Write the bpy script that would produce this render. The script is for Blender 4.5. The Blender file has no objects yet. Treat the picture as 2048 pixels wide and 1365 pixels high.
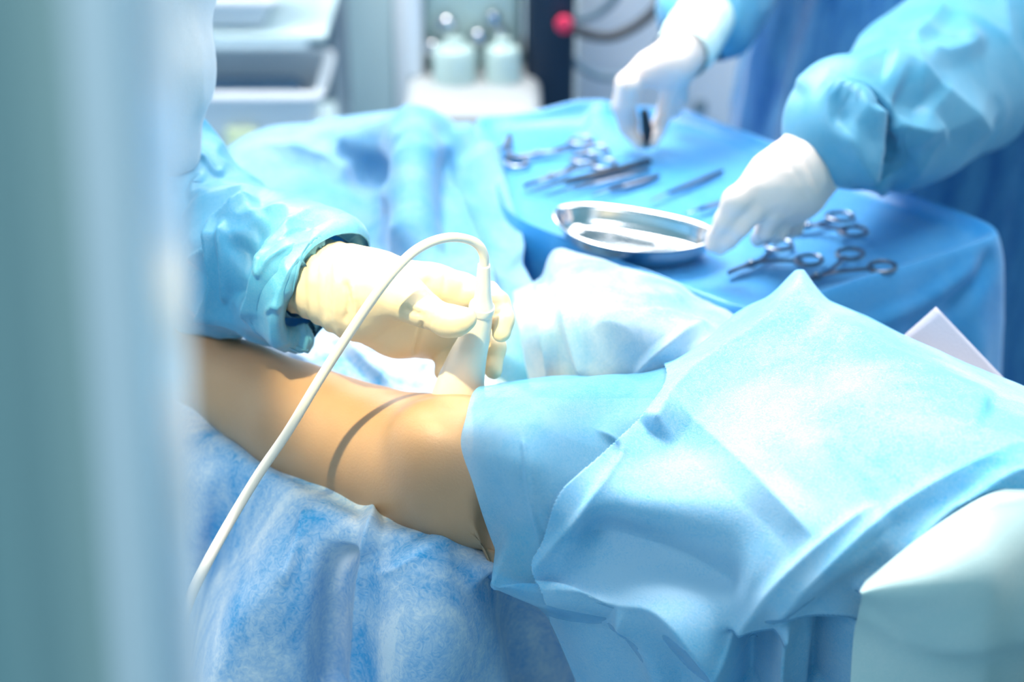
import bpy, math, random
import numpy as np
from mathutils import Vector, Matrix

random.seed(7)
scene = bpy.context.scene
COL = scene.collection

# ------------------------------------------------------------------ camera
PITCH = math.radians(28.0)
FPX = 3413.0                      # focal length in pixels of a 2048 x 1365 frame (60 mm on 36 mm)
CAM = np.array([0.0, 0.0, 1.70])
cam_data = bpy.data.cameras.new('camera')
cam_data.sensor_width = 36.0
cam_data.lens = 60.0
cam_data.clip_start = 0.02
cam_data.clip_end = 60
cam_data.dof.use_dof = True
cam_data.dof.focus_distance = 1.47
cam_data.dof.aperture_fstop = 2.5
cam = bpy.data.objects.new('camera', cam_data)
cam.location = CAM
cam.rotation_euler = (math.pi / 2 - PITCH, 0, 0)
COL.objects.link(cam)
scene.camera = cam

# ------------------------------------------------------------------ world, exposure
scene.view_settings.view_transform = 'Standard'
scene.view_settings.look = 'None'
scene.view_settings.gamma = 1.0
scene.view_settings.use_curve_mapping = False
scene.view_settings.exposure = 0.30
world = bpy.data.worlds.new('world')
scene.world = world
world.use_nodes = True
bg = world.node_tree.nodes['Background']
bg.inputs['Color'].default_value = (0.34, 0.79, 1.0, 1)
bg.inputs['Strength'].default_value = 0.46


def area(name, loc, target, size, power, color=(1, 1, 1), size_y=None):
    d = bpy.data.lights.new(name, 'AREA')
    d.energy = power
    d.color = color
    d.size = size
    if size_y:
        d.shape = 'RECTANGLE'
        d.size_y = size_y
    o = bpy.data.objects.new(name, d)
    o.location = loc
    o.rotation_euler = (Vector(target) - Vector(loc)).to_track_quat('-Z', 'Y').to_euler()
    COL.objects.link(o)
    return o


def spot(name, loc, target, power, color, angle, blend, radius):
    d = bpy.data.lights.new(name, 'SPOT')
    d.energy = power
    d.color = color
    d.spot_size = math.radians(angle)
    d.spot_blend = blend
    d.shadow_soft_size = radius
    o = bpy.data.objects.new(name, d)
    o.location = loc
    o.rotation_euler = (Vector(target) - Vector(loc)).to_track_quat('-Z', 'Y').to_euler()
    COL.objects.link(o)
    return o


# ceiling light panels of the theatre, two added fills, and the two surgical lamps over the table
area('ceiling_light_back', (-0.45, 2.45, 2.75), (0.0, 1.7, 0.9), 1.1, 52, (1.0, 0.93, 0.87), 0.7)
area('ceiling_light_over', (0.75, 1.75, 2.9), (0.3, 1.3, 0.9), 0.9, 26, (1.0, 0.94, 0.88), 0.9)
area('ceiling_light_front', (-0.9, -0.3, 2.9), (-0.1, 1.1, 0.8), 1.1, 25, (1.0, 0.97, 0.95), 0.7)
area('background_fill', (0.0, 3.1, 2.9), (0.0, 3.2, 0.3), 2.6, 78, (1.0, 0.98, 0.96), 1.2)  # unseen fill, added to brighten the background
area('added_sheen_light', (-1.1, 4.2, 1.95), (0.0, 1.7, 0.9), 1.5, 48, (1.0, 0.97, 0.93), 0.9)  # unseen light added low at the back for cloth sheen; no window there
spot('surgical_lamp_beam', (-0.50, 0.60, 2.50), (-0.085, 1.37, 1.0), 225, (1.0, 0.86, 0.46), 10.5, 0.4, 0.025)
spot('surgical_lamp_beam_wide', (0.85, 1.45, 2.6), (0.40, 1.15, 0.95), 98, (1.0, 0.93, 0.88), 27, 1.0, 0.12)


# ------------------------------------------------------------------ pixel -> world
cs, sn = math.cos(PITCH), math.sin(PITCH)


def ray(px, py):
    a = (px - 1024.0) / FPX
    b = -(py - 682.5) / FPX
    return np.array([a, cs + b * sn, -sn + b * cs])


def P(px, py, z=None, Y=None):
    d = ray(px, py)
    t = (z - CAM[2]) / d[2] if z is not None else Y / d[1]
    return CAM + d * t


def PZ(px, py, v):
    """v below 1.15 is a height above the floor, otherwise a distance Y into the room"""
    return P(px, py, z=v) if v < 1.15 else P(px, py, Y=v)


def depth_of(p):
    return float((p - CAM) @ np.array([0, cs, -sn]))


def project(V):
    r = V - CAM
    w = r @ np.array([0, cs, -sn])
    w = np.where(np.abs(w) < 1e-4, 1e-4, w)
    return 1024 + FPX * r[:, 0] / w, 682.5 - FPX * (r @ np.array([0, sn, cs])) / w


# ------------------------------------------------------------------ noise
def _h(ix, iy, iz, seed):
    n = (ix * 374761393 + iy * 668265263 + iz * 2147483647 + seed * 1274126177) & 0xFFFFFFFF
    n = ((n ^ (n >> 13)) * 1274126177) & 0xFFFFFFFF
    n = (n ^ (n >> 16)) & 0xFFFFFFFF
    return n / 4294967295.0


def vnoise(p, seed=0):
    p = np.asarray(p, dtype=np.float64)
    f = np.floor(p)
    i = f.astype(np.int64)
    t = p - f
    t = t * t * t * (t * (t * 6 - 15) + 10)
    out = 0
    for dx in (0, 1):
        wx = t[:, 0] if dx else 1 - t[:, 0]
        for dy in (0, 1):
            wy = t[:, 1] if dy else 1 - t[:, 1]
            for dz in (0, 1):
                wz = t[:, 2] if dz else 1 - t[:, 2]
                out = out + wx * wy * wz * _h(i[:, 0] + dx, i[:, 1] + dy, i[:, 2] + dz, seed)
    return out * 2 - 1


def fbm(p, seed=0, octaves=3):
    a, s = 1.0, 0
    p = np.asarray(p, dtype=np.float64)
    for k in range(octaves):
        s = s + a * vnoise(p, seed + k * 17)
        p = p * 2.03 + 5.1
        a *= 0.5
    return s


def ridged(p, seed=0, octaves=2):
    a, s = 1.0, 0
    p = np.asarray(p, dtype=np.float64)
    for k in range(octaves):
        s = s + a * (1 - 2.2 * np.abs(vnoise(p, seed + k * 31)))
        p = p * 1.9 + 3.7
        a *= 0.45
    return s


# ------------------------------------------------------------------ mesh helpers
def mesh_obj(name, V, F, mat, parent=None, smooth=True):
    me = bpy.data.meshes.new(name)
    me.from_pydata([tuple(map(float, v)) for v in V], [], [tuple(map(int, f)) for f in F])
    me.update()
    if smooth:
        me.polygons.foreach_set('use_smooth', [True] * len(me.polygons))
    if mat is not None:
        me.materials.append(mat)
    o = bpy.data.objects.new(name, me)
    COL.objects.link(o)
    if parent is not None:
        o.parent = parent
        o.matrix_parent_inverse = Matrix.Translation(parent.location).inverted() if parent.rotation_euler.z == 0 else parent.matrix_basis.inverted()
    return o


def tag(o, label=None, cat=None, group=None, kind=None):
    if label:
        o['label'] = label
    if cat:
        o['category'] = cat
    if group:
        o['group'] = group
    if kind:
        o['kind'] = kind
    return o


def empty(name, loc, label, cat, group=None):
    o = bpy.data.objects.new(name, None)
    o.location = tuple(map(float, loc))
    o.empty_display_size = 0.05
    COL.objects.link(o)
    return tag(o, label, cat, group)


def struct(name, V, F, mat, smooth=False):
    o = mesh_obj(name, V, F, mat, None, smooth)
    o['kind'] = 'structure'
    return o


class MB:
    """collects vertices and faces of one mesh"""
    def __init__(self):
        self.V, self.F = [], []

    def add(self, V, F):
        b = len(self.V)
        self.V.extend([np.asarray(v, dtype=float) for v in V])
        self.F.extend([tuple(i + b for i in f) for f in F])
        return self

    def box(self, lo, hi, bev=0.0):
        lo, hi = np.array(lo, float), np.array(hi, float)
        if bev <= 0:
            V = [(x, y, z) for x in (lo[0], hi[0]) for y in (lo[1], hi[1]) for z in (lo[2], hi[2])]
            F = [(0, 1, 3, 2), (4, 6, 7, 5), (0, 4, 5, 1), (2, 3, 7, 6), (0, 2, 6, 4), (1, 5, 7, 3)]
            return self.add(V, F)
        c, h = (lo + hi) / 2, (hi - lo) / 2
        bev = min(bev, h.min() * 0.98)
        n = 6
        ring_a = []
        for q in range(4):
            sx, sy = [(1, 1), (-1, 1), (-1, -1), (1, -1)][q]
            for k in range(n + 1):
                a = math.pi / 2 * (q + k / n)
                ring_a.append((sx * (h[0] - bev), sy * (h[1] - bev), math.cos(a), math.sin(a)))
        m = len(ring_a)
        V, F = [], []
        prof = [(-h[2], 0.0)] + [(-h[2] + bev - bev * math.cos(t), bev * math.sin(t)) for t in np.linspace(0, math.pi / 2, 5)[1:]]
        prof = prof + [(-z, r) for z, r in reversed(prof)]
        for z, r in prof:
            for ox, oy, ca, sa in ring_a:
                V.append((c[0] + ox + r * ca, c[1] + oy + r * sa, c[2] + z))
        for i in range(len(prof) - 1):
            for j in range(m):
                a, b = i * m + j, i * m + (j + 1) % m
                F.append((a, b, b + m, a + m))
        F.append(tuple(reversed(range(m))))
        F.append(tuple(range((len(prof) - 1) * m, len(prof) * m)))
        return self.add(V, F)

    def tube(self, pts, r, n=12, caps=True):
        pts = np.array(pts, float)
        rs = np.full(len(pts), r) if np.isscalar(r) else np.array(r, float)
        T = np.gradient(pts, axis=0)
        T /= np.linalg.norm(T, axis=1)[:, None] + 1e-12
        ref = np.array([0, 0, 1.0]) if abs(T[0, 2]) < 0.9 else np.array([1.0, 0, 0])
        u = np.cross(ref, T[0]); u /= np.linalg.norm(u)
        V, F = [], []
        for i in range(len(pts)):
            u = u - T[i] * (u @ T[i]); u /= np.linalg.norm(u)
            w = np.cross(T[i], u)
            for k in range(n):
                a = 2 * math.pi * k / n
                V.append(pts[i] + rs[i] * (math.cos(a) * u + math.sin(a) * w))
        for i in range(len(pts) - 1):
            for k in range(n):
                a, b = i * n + k, i * n + (k + 1) % n
                F.append((a, b, b + n, a + n))
        if caps:
            F.append(tuple(reversed(range(n))))
            F.append(tuple(range((len(pts) - 1) * n, len(pts) * n)))
        return self.add(V, F)

    def lathe(self, prof, center=(0, 0, 0), n=32):
        c = np.array(center, float)
        V, F = [], []
        for r, z in prof:
            for k in range(n):
                a = 2 * math.pi * k / n
                V.append(c + np.array([r * math.cos(a), r * math.sin(a), z]))
        for i in range(len(prof) - 1):
            for k in range(n):
                a, b = i * n + k, i * n + (k + 1) % n
                F.append((a, b, b + n, a + n))
        F.append(tuple(reversed(range(n))))
        F.append(tuple(range((len(prof) - 1) * n, len(prof) * n)))
        return self.add(V, F)

    def xform(self, R, t):
        self.V = [R @ v + t for v in self.V]
        return self

    def build(self, name, mat, parent=None, smooth=True):
        o = mesh_obj(name, self.V, self.F, mat, parent, smooth)
        if smooth:
            try:
                o.data.set_sharp_from_angle(angle=math.radians(42))
            except Exception:
                pass
        return o


def catmull(C, n, axis=0, closed=False):
    """resample control points C along axis with a Catmull-Rom curve"""
    C = np.moveaxis(np.array(C, float), axis, 0)
    m = C.shape[0]
    if closed:
        t = np.linspace(0, m, n, endpoint=False)
        i = np.floor(t).astype(int)
        idx = lambda k: C[(i + k) % m]
    else:
        t = np.linspace(0, m - 1, n)
        i = np.minimum(np.floor(t).astype(int), m - 2)
        E = np.concatenate([[2 * C[0] - C[1]], C, [2 * C[-1] - C[-2]]])
        idx = lambda k: E[i + 1 + k]
    u = (t - i).reshape((-1,) + (1,) * (C.ndim - 1))
    p0, p1, p2, p3 = idx(-1), idx(0), idx(1), idx(2)
    out = 0.5 * (2 * p1 + (p2 - p0) * u + (2 * p0 - 5 * p1 + 4 * p2 - p3) * u ** 2 + (3 * p1 - p0 - 3 * p2 + p3) * u ** 3)
    return np.moveaxis(out, 0, axis)


def seg_dist(x, y, poly):
    """distance to a polyline, signed (+ on its left as seen in the frame, y down), and position 0..1 along it"""
    poly = np.array(poly, float)
    L = np.linalg.norm(np.diff(poly, axis=0), axis=1)
    cum = np.concatenate([[0], np.cumsum(L)])
    best = np.full(x.shape, 1e9)
    sg = np.zeros(x.shape)
    pos = np.zeros(x.shape)
    for k in range(len(poly) - 1):
        a, b = poly[k], poly[k + 1]
        d = b - a
        t = ((x - a[0]) * d[0] + (y - a[1]) * d[1]) / (d @ d)
        tc = np.clip(t, 0, 1)
        dx, dy = x - (a[0] + tc * d[0]), y - (a[1] + tc * d[1])
        ds = np.hypot(dx, dy)
        s = np.sign(d[1] * dx - d[0] * dy)
        m = ds < best
        best = np.where(m, ds, best)
        sg = np.where(m, s, sg)
        pos = np.where(m, (cum[k] + tc * L[k]) / cum[-1], pos)
    return best, sg, pos


def crease_sum(x, y, folds):
    """folds: (kind, polyline, width, amplitude[, fade]) in frame pixels and metres"""
    out = np.zeros(x.shape)
    for f in folds:
        kind, poly, w, a = f[:4]
        fade = f[4] if len(f) > 4 else 0.25
        if kind in 'rvtsk' and len(poly) > 2:
            poly = catmull(poly, 6 * len(poly))
        d, s, pos = seg_dist(x, y, poly)
        e = np.clip(np.minimum(pos, 1 - pos) / max(fade, 1e-3), 0, 1)
        e = e * e * (3 - 2 * e)
        if kind == 'r':                                   # rounded ridge
            out += a * e * np.exp(-(d / w) ** 2)
        elif kind == 't':                                 # sharp tent
            out += a * e * np.maximum(0, 1 - d / w) ** 1.5
        elif kind == 's':                                 # lip: raised on the left side, falling away slowly
            q = np.where(s > 0, np.exp(-d / w), 0)
            edge = np.clip(d / 5.0, 0, 1)
            out += a * e * q * np.where(s > 0, edge, 0)
        elif kind == 'k':                                 # asymmetric fold: steep on the right, gentle on the left
            out += a * e * np.where(s > 0, np.exp(-d / w), np.exp(-d / (0.22 * w)))
    return out


def grid_faces(nu, nv, closed_v=False):
    i, j = np.meshgrid(np.arange(nu - 1), np.arange(nv if closed_v else nv - 1), indexing='ij')
    j2 = (j + 1) % nv
    return np.stack([i * nv + j, (i + 1) * nv + j, (i + 1) * nv + j2, i * nv + j2], -1).reshape(-1, 4)


def grid_normals(G, closed_v=False):
    du = np.gradient(G, axis=0)
    if closed_v:
        dv = (np.roll(G, -1, 1) - np.roll(G, 1, 1)) / 2
    else:
        dv = np.gradient(G, axis=1)
    n = np.cross(du, dv)
    return n / (np.linalg.norm(n, axis=2)[..., None] + 1e-12)


def to_world(rows):
    out = []
    for r in rows:
        out.append([P(q[0], q[1], z=q[2]) if len(q) == 3 else P(q[0], q[1], Y=q[3]) for q in r])
    return np.array(out)


SHEETS = {}


def below_sheets(V, names, gap=0.004, cell=0.008):
    """lower the points that would come through a sheet lying on them"""
    V = V.copy()
    for nm in names:
        S = SHEETS[nm]
        lo = S[:, :2].min(0) - cell
        n = np.ceil((S[:, :2].max(0) - lo) / cell).astype(int) + 2
        H = np.full(n, np.inf)
        ij = ((S[:, :2] - lo) / cell).astype(int)
        np.minimum.at(H, (ij[:, 0], ij[:, 1]), S[:, 2])
        P2 = np.pad(H, 1, constant_values=np.inf)
        H = np.min([P2[a:a + n[0], b:b + n[1]] for a in range(3) for b in range(3)], 0)
        q = ((V[:, :2] - lo) / cell).astype(int)
        ok = ((q >= 0) & (q < n)).all(1)
        z = np.full(len(V), np.inf)
        z[ok] = H[q[ok, 0], q[ok, 1]]
        drop = np.clip(V[:, 2] - (z - gap), 0, 0.05)
        V[:, 2] -= drop
        V[:, 1] += 0.7 * np.maximum(drop - 0.02, 0)
    return V


def sheet(name, rows, mat, nu=220, nv=260, folds=(), wrinkle=(), thick=0.0012, parent=None, tilt=None, post=None):
    """a cloth from rows of control points; folds and wrinkles displace it along its normal"""
    C = to_world(rows)
    G = catmull(catmull(C, nu, 0), nv, 1)
    N = grid_normals(G)
    view = G - CAM
    flip = np.sign(-(N * view).sum(2))
    N = N * np.where(np.median(flip) >= 0, 1, -1)
    V = G.reshape(-1, 3)
    Nf = N.reshape(-1, 3)
    x, y = project(V)
    h = crease_sum(x, y, folds)
    for (kind, sc, amp, seed) in wrinkle:
        q = V * np.array(sc, float) if not np.isscalar(sc) else V * sc
        wob = np.stack([fbm(q * 0.5, seed + 91), fbm(q * 0.5, seed + 92), fbm(q * 0.5, seed + 93)], 1)
        q = q + 0.5 * wob
        if kind == 'ridge':
            h = h + amp * ridged(q, seed)
        else:
            h = h + amp * fbm(q, seed)
    if tilt is not None:
        Nf = Nf * (1 - tilt) + np.array([0, 0, 1.0]) * tilt
        Nf /= np.linalg.norm(Nf, axis=1)[:, None]
    V = V + Nf * h[:, None]
    if post is not None:
        V = post(V)
    SHEETS[name] = V
    o = mesh_obj(name, V, grid_faces(nu, nv), mat, parent)
    if thick:
        m = o.modifiers.new('thickness', 'SOLIDIFY')
        m.thickness = thick
        m.offset = 0
    return o


def ring_tube(rings, nv=96, nu=120, folds=(), wrinkle=(), view_side=True):
    """closed tube. rings: (px, py, Y, half width in px, half depth in m[, skew]) -> grid (nu, nv, 3), normals"""
    C = np.array([PZ(r[0], r[1], r[2]) for r in rings])
    A = np.array([r[3] * depth_of(C[i]) / FPX for i, r in enumerate(rings)])
    B = np.array([r[4] for r in rings])
    K = np.array([r[5] if len(r) > 5 else 0.0 for r in rings])
    C, A, B, K = catmull(C, nu), catmull(A, nu), catmull(B, nu), catmull(K, nu)
    T = np.gradient(C, axis=0)
    T /= np.linalg.norm(T, axis=1)[:, None]
    view = C - CAM
    view /= np.linalg.norm(view, axis=1)[:, None]
    S = np.cross(T, view); S /= np.linalg.norm(S, axis=1)[:, None]
    W = np.cross(T, S)
    a = np.linspace(0, 2 * math.pi, nv, endpoint=False)
    G = C[:, None] + A[:, None, None] * (np.cos(a)[None, :, None] * S[:, None] + K[:, None, None] * np.cos(a)[None, :, None] * T[:, None]) \
        + B[:, None, None] * np.sin(a)[None, :, None] * W[:, None]
    N = grid_normals(G, True)
    out = G - C[:, None]
    if (N * out).sum() < 0:
        N = -N
    V, Nf = G.reshape(-1, 3), N.reshape(-1, 3)
    x, y = project(V)
    front = ((V - CAM) * Nf).sum(1) < 0
    h = np.where(front, crease_sum(x, y, folds), 0)
    for (kind, sc, amp, seed) in wrinkle:
        q = V * np.array(sc, float)
        h = h + amp * (ridged(q, seed) if kind == 'ridge' else fbm(q, seed))
    V = V + Nf * h[:, None]
    return V, grid_faces(nu, nv, True)


# ------------------------------------------------------------------ signed distance bodies
def chain(nodes, k=None):
    """nodes (px, py, Y, r_px) -> cones between neighbours"""
    W = [PZ(n[0], n[1], n[2]) for n in nodes]
    R = [n[3] * depth_of(w) / FPX for n, w in zip(nodes, W)]
    return [('c', W[i], W[i + 1], R[i], R[i + 1]) for i in range(len(W) - 1)]


def wchain(nodes):
    """nodes (x, y, z, r) in metres"""
    return [('c', np.array(nodes[i][:3], float), np.array(nodes[i + 1][:3], float), nodes[i][3], nodes[i + 1][3]) for i in range(len(nodes) - 1)]


def sdf_eval(prims_groups, X, grow=0.0):
    """groups: list of (k, prims, k_join). Cones in a group blend with k, groups blend with k_join"""
    total = None
    for k, prims, kj in prims_groups:
        acc = None
        for pr in prims:
            if pr[0] == 'c':
                a, b, r1, r2 = pr[1:5]
                ab = b - a
                t = np.clip(((X - a) @ ab) / (ab @ ab + 1e-12), 0, 1)
                d = np.linalg.norm(X - (a + t[..., None] * ab), axis=-1) - (r1 + (r2 - r1) * t)
            else:
                c, rad, R = pr[1], pr[2], pr[3]
                q = (X - c) @ R
                kk = np.linalg.norm(q / rad, axis=-1)
                g = np.linalg.norm(q / (rad * rad), axis=-1) + 1e-9
                d = kk * (kk - 1) / g
            if acc is None:
                acc = d
            else:
                h = np.maximum(k - np.abs(acc - d), 0) / k
                acc = np.minimum(acc, d) - h * h * k * 0.25
        if total is None:
            total = acc
        else:
            h = np.maximum(kj - np.abs(total - acc), 0) / kj
            total = np.minimum(total, acc) - h * h * kj * 0.25
    return total - grow


def surface_nets(groups, h, pad=0.012, grow=0.0, clip=None):
    pts = []
    for _, prims, _ in groups:
        for pr in prims:
            if pr[0] == 'c':
                r = max(pr[3], pr[4])
                pts += [pr[1] - r, pr[1] + r, pr[2] - r, pr[2] + r]
            else:
                r = max(pr[2])
                pts += [pr[1] - r, pr[1] + r]
    lo, hi = np.min(pts, 0) - pad - abs(grow), np.max(pts, 0) + pad + abs(grow)
    n = np.ceil((hi - lo) / h).astype(int) + 1
    ax = [lo[i] + h * np.arange(n[i]) for i in range(3)]
    F = np.empty(n, np.float32)
    step = max(1, int(400000 / (n[1] * n[2])))
    for s in range(0, n[0], step):
        X = np.stack(np.meshgrid(ax[0][s:s + step], ax[1], ax[2], indexing='ij'), -1)
        F[s:s + step] = sdf_eval(groups, X, grow)
        if clip is not None:
            F[s:s + step] = np.maximum(F[s:s + step], clip(X))
    neg = F < 0
    c = [neg[dx:n[0] - 1 + dx, dy:n[1] - 1 + dy, dz:n[2] - 1 + dz] for dx in (0, 1) for dy in (0, 1) for dz in (0, 1)]
    s = sum(q.astype(np.int8) for q in c)
    act = np.argwhere((s > 0) & (s < 8))
    idm = -np.ones(tuple(n - 1), int)
    idm[tuple(act.T)] = np.arange(len(act))
    acc = np.zeros((len(act), 3)); cnt = np.zeros(len(act))
    cor = [(a, b, d) for a in (0, 1) for b in (0, 1) for d in (0, 1)]
    for a in cor:
        for axis in range(3):
            if a[axis]:
                continue
            b = list(a); b[axis] = 1
            fa = F[tuple((act + np.array(a)).T)]
            fb = F[tuple((act + np.array(b)).T)]
            m = (fa < 0) != (fb < 0)
            t = np.where(m, fa / np.where(m, fa - fb, 1), 0)
            p = np.array(a, float)[None] + t[:, None] * (np.array(b) - np.array(a))[None]
            acc += np.where(m[:, None], p, 0)
            cnt += m
    V = lo + h * (act + acc / np.maximum(cnt, 1)[:, None])
    faces = []
    for axis in range(3):
        o1, o2 = [(1, 2), (2, 0), (0, 1)][axis]
        sl_a = [slice(1, -1)] * 3; sl_b = [slice(1, -1)] * 3
        sl_a[axis] = slice(0, -1); sl_b[axis] = slice(1, None)
        A, B = neg[tuple(sl_a)], neg[tuple(sl_b)]
        e = np.argwhere(A != B)
        if not len(e):
            continue
        base = e.copy()
        base[:, o1] += 1; base[:, o2] += 1
        flag = A[tuple(e.T)]
        d1 = np.zeros(3, int); d1[o1] = 1
        d2 = np.zeros(3, int); d2[o2] = 1
        q = [idm[tuple((base - d1 - d2).T)], idm[tuple((base - d2).T)], idm[tuple(base.T)], idm[tuple((base - d1).T)]]
        q = np.stack(q, 1)
        q = np.where(flag[:, None], q, q[:, ::-1])
        faces.append(q[(q >= 0).all(1)])
    F4 = np.concatenate(faces)
    return V, F4


def sdf_normals(groups, V, eps=0.0015, grow=0.0):
    n = np.stack([sdf_eval(groups, V + np.eye(3)[k] * eps) - sdf_eval(groups, V - np.eye(3)[k] * eps) for k in range(3)], 1)
    return n / (np.linalg.norm(n, axis=1)[:, None] + 1e-12)


def sdf_mesh(groups, h, folds=(), wrinkle=(), grow=0.0, clip=None):
    V, F = surface_nets(groups, h, grow=grow, clip=clip)
    V = V.astype(float)
    if folds or wrinkle:
        N = sdf_normals(groups, V)
        x, y = project(V)
        front = ((V - CAM) * N).sum(1) < 0
        hh = np.where(front, crease_sum(x, y, folds), 0) if folds else np.zeros(len(V))
        for (kind, sc, amp, seed) in wrinkle:
            q = V * np.array(sc, float)
            hh = hh + amp * (ridged(q, seed) if kind == 'ridge' else fbm(q, seed))
        V = V + N * hh[:, None]
    return V, F


# ------------------------------------------------------------------ materials
def lin(r, g, b):
    f = lambda c: c / 12.92 if c <= 0.04045 else ((c + 0.055) / 1.055) ** 2.4
    return (f(r / 255), f(g / 255), f(b / 255), 1)


def new_mat(name):
    m = bpy.data.materials.new(name)
    m.use_nodes = True
    nt = m.node_tree
    b = nt.nodes['Principled BSDF']
    return m, nt, b


def add_bump(nt, bsdf, scale, dist, detail=4, stretch=None, strength=1.0, extra=None):
    tc = nt.nodes.new('ShaderNodeTexCoord')
    mp = nt.nodes.new('ShaderNodeMapping')
    nz = nt.nodes.new('ShaderNodeTexNoise')
    nz.inputs['Scale'].default_value = scale
    nz.inputs['Detail'].default_value = detail
    if stretch:
        mp.inputs['Scale'].default_value = stretch
    bp = nt.nodes.new('ShaderNodeBump')
    bp.inputs['Distance'].default_value = dist
    bp.inputs['Strength'].default_value = strength
    nt.links.new(tc.outputs['Object'], mp.inputs['Vector'])
    nt.links.new(mp.outputs['Vector'], nz.inputs['Vector'])
    nt.links.new(nz.outputs['Fac'], bp.inputs['Height'])
    nt.links.new(bp.outputs['Normal'], bsdf.inputs['Normal'])
    return nz, bp


def plain(name, col, rough=0.5, metal=0.0, bump=None, coat=0.0, spec=0.5):
    m, nt, b = new_mat(name)
    b.inputs['Base Color'].default_value = lin(*col)
    b.inputs['Roughness'].default_value = rough
    b.inputs['Metallic'].default_value = metal
    b.inputs['Coat Weight'].default_value = coat
    b.inputs['Specular IOR Level'].default_value = spec
    if bump:
        add_bump(nt, b, *bump)
    return m


def fabric(name, col, pale=None, mottle=0.0, rough=0.6, trans=0.25, clear=0.0, sheen=0.3, fiber=0.0006, mscale=9.0, mstretch=(1, 1, 1), glossy=0.35, dist=1.2, fine=0.45, soft=1.0, fscale=260):
    """nonwoven drape: coloured, slightly translucent, with a fibrous paler mottle"""
    m, nt, b = new_mat(name)
    N, L = nt.nodes, nt.links
    b.inputs['Roughness'].default_value = rough
    b.inputs['Specular IOR Level'].default_value = glossy
    b.inputs['Sheen Weight'].default_value = sheen
    b.inputs['Sheen Roughness'].default_value = 0.4
    tc = N.new('ShaderNodeTexCoord')
    mp = N.new('ShaderNodeMapping')
    mp.inputs['Scale'].default_value = mstretch
    L.new(tc.outputs['Object'], mp.inputs['Vector'])
    big = N.new('ShaderNodeTexNoise')
    big.inputs['Scale'].default_value = mscale
    big.inputs['Detail'].default_value = 6
    big.inputs['Roughness'].default_value = 0.65
    big.inputs['Distortion'].default_value = dist
    L.new(mp.outputs['Vector'], big.inputs['Vector'])
    fine_w = fine
    fine = N.new('ShaderNodeTexNoise')
    fine.inputs['Scale'].default_value = fscale
    fine.inputs['Detail'].default_value = 5
    fine.inputs['Distortion'].default_value = 2.5
    L.new(tc.outputs['Object'], fine.inputs['Vector'])
    if mottle > 0:
        mul = N.new('ShaderNodeMath'); mul.operation = 'ADD'
        f2 = N.new('ShaderNodeMath'); f2.operation = 'MULTIPLY'; f2.inputs[1].default_value = fine_w
        L.new(fine.outputs['Fac'], f2.inputs[0])
        L.new(big.outputs['Fac'], mul.inputs[0]); L.new(f2.outputs[0], mul.inputs[1])
        rmp = N.new('ShaderNodeMapRange')
        rmp.inputs['From Min'].default_value = 0.49 + 0.5 * fine_w - 0.13 * soft
        rmp.inputs['From Max'].default_value = 0.49 + 0.5 * fine_w + 0.13 * soft
        rmp.inputs['To Min'].default_value = 0
        rmp.inputs['To Max'].default_value = mottle
        L.new(mul.outputs[0], rmp.inputs['Value'])
        mx = N.new('ShaderNodeMix'); mx.data_type = 'RGBA'
        mx.inputs[6].default_value = lin(*col)
        mx.inputs[7].default_value = lin(*(pale or (225, 240, 250)))
        L.new(rmp.outputs['Result'], mx.inputs[0])
        csrc = mx.outputs[2]
        L.new(csrc, b.inputs['Base Color'])
    else:
        csrc = None
        b.inputs['Base Color'].default_value = lin(*col)
    bp = N.new('ShaderNodeBump')
    bp.inputs['Distance'].default_value = fiber
    bp.inputs['Strength'].default_value = 0.6
    L.new(fine.outputs['Fac'], bp.inputs['Height'])
    L.new(bp.outputs['Normal'], b.inputs['Normal'])
    out = N['Material Output']
    sh = b.outputs[0]
    if trans > 0:
        tl = N.new('ShaderNodeBsdfTranslucent')
        if csrc:
            L.new(csrc, tl.inputs['Color'])
        else:
            tl.inputs['Color'].default_value = lin(*col)
        ms = N.new('ShaderNodeMixShader'); ms.inputs[0].default_value = trans
        L.new(sh, ms.inputs[1]); L.new(tl.outputs[0], ms.inputs[2])
        sh = ms.outputs[0]
    if clear > 0:
        tp = N.new('ShaderNodeBsdfTransparent')
        ms = N.new('ShaderNodeMixShader'); ms.inputs[0].default_value = clear
        L.new(sh, ms.inputs[1]); L.new(tp.outputs[0], ms.inputs[2])
        sh = ms.outputs[0]
    L.new(sh, out.inputs['Surface'])
    return m


M = {}
M['under'] = fabric('under_sheet_nonwoven', (64, 168, 226), (232, 240, 248), mottle=0.95, trans=0.2, sheen=0.5, mscale=9, mstretch=(1.0, 1.6, 0.7), dist=0.9, fine=0.4, soft=1.3, fscale=120)
M['upper'] = fabric('patient_sheet_nonwoven', (90, 194, 236), (216, 235, 248), mottle=0.4, trans=0.3, clear=0.5, mscale=4, dist=0.4)
M['upper2'] = fabric('patient_sheet_nonwoven_double', (104, 196, 236), (222, 236, 248), mottle=0.5, trans=0.25, clear=0.0, mscale=4, dist=0.4)
M['veil'] = fabric('thin_veil_nonwoven', (160, 206, 232), (228, 236, 243), mottle=0.7, trans=0.35, clear=0.36, mscale=14, dist=0.6)
M['hang'] = fabric('hanging_drape_nonwoven', (92, 172, 216), (200, 222, 238), mottle=0.4, trans=0.35, mscale=5, dist=0.4)
M['table'] = fabric('table_cloth_nonwoven', (28, 142, 214), (125, 198, 238), mottle=0.28, trans=0.1, mscale=4, rough=0.42, glossy=0.8)
M['gown'] = fabric('gown_blue_coated', (84, 176, 216), (185, 220, 236), mottle=0.25, rough=0.42, trans=0.3, sheen=0.2, glossy=0.5, fiber=0.0002, mscale=5)
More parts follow.
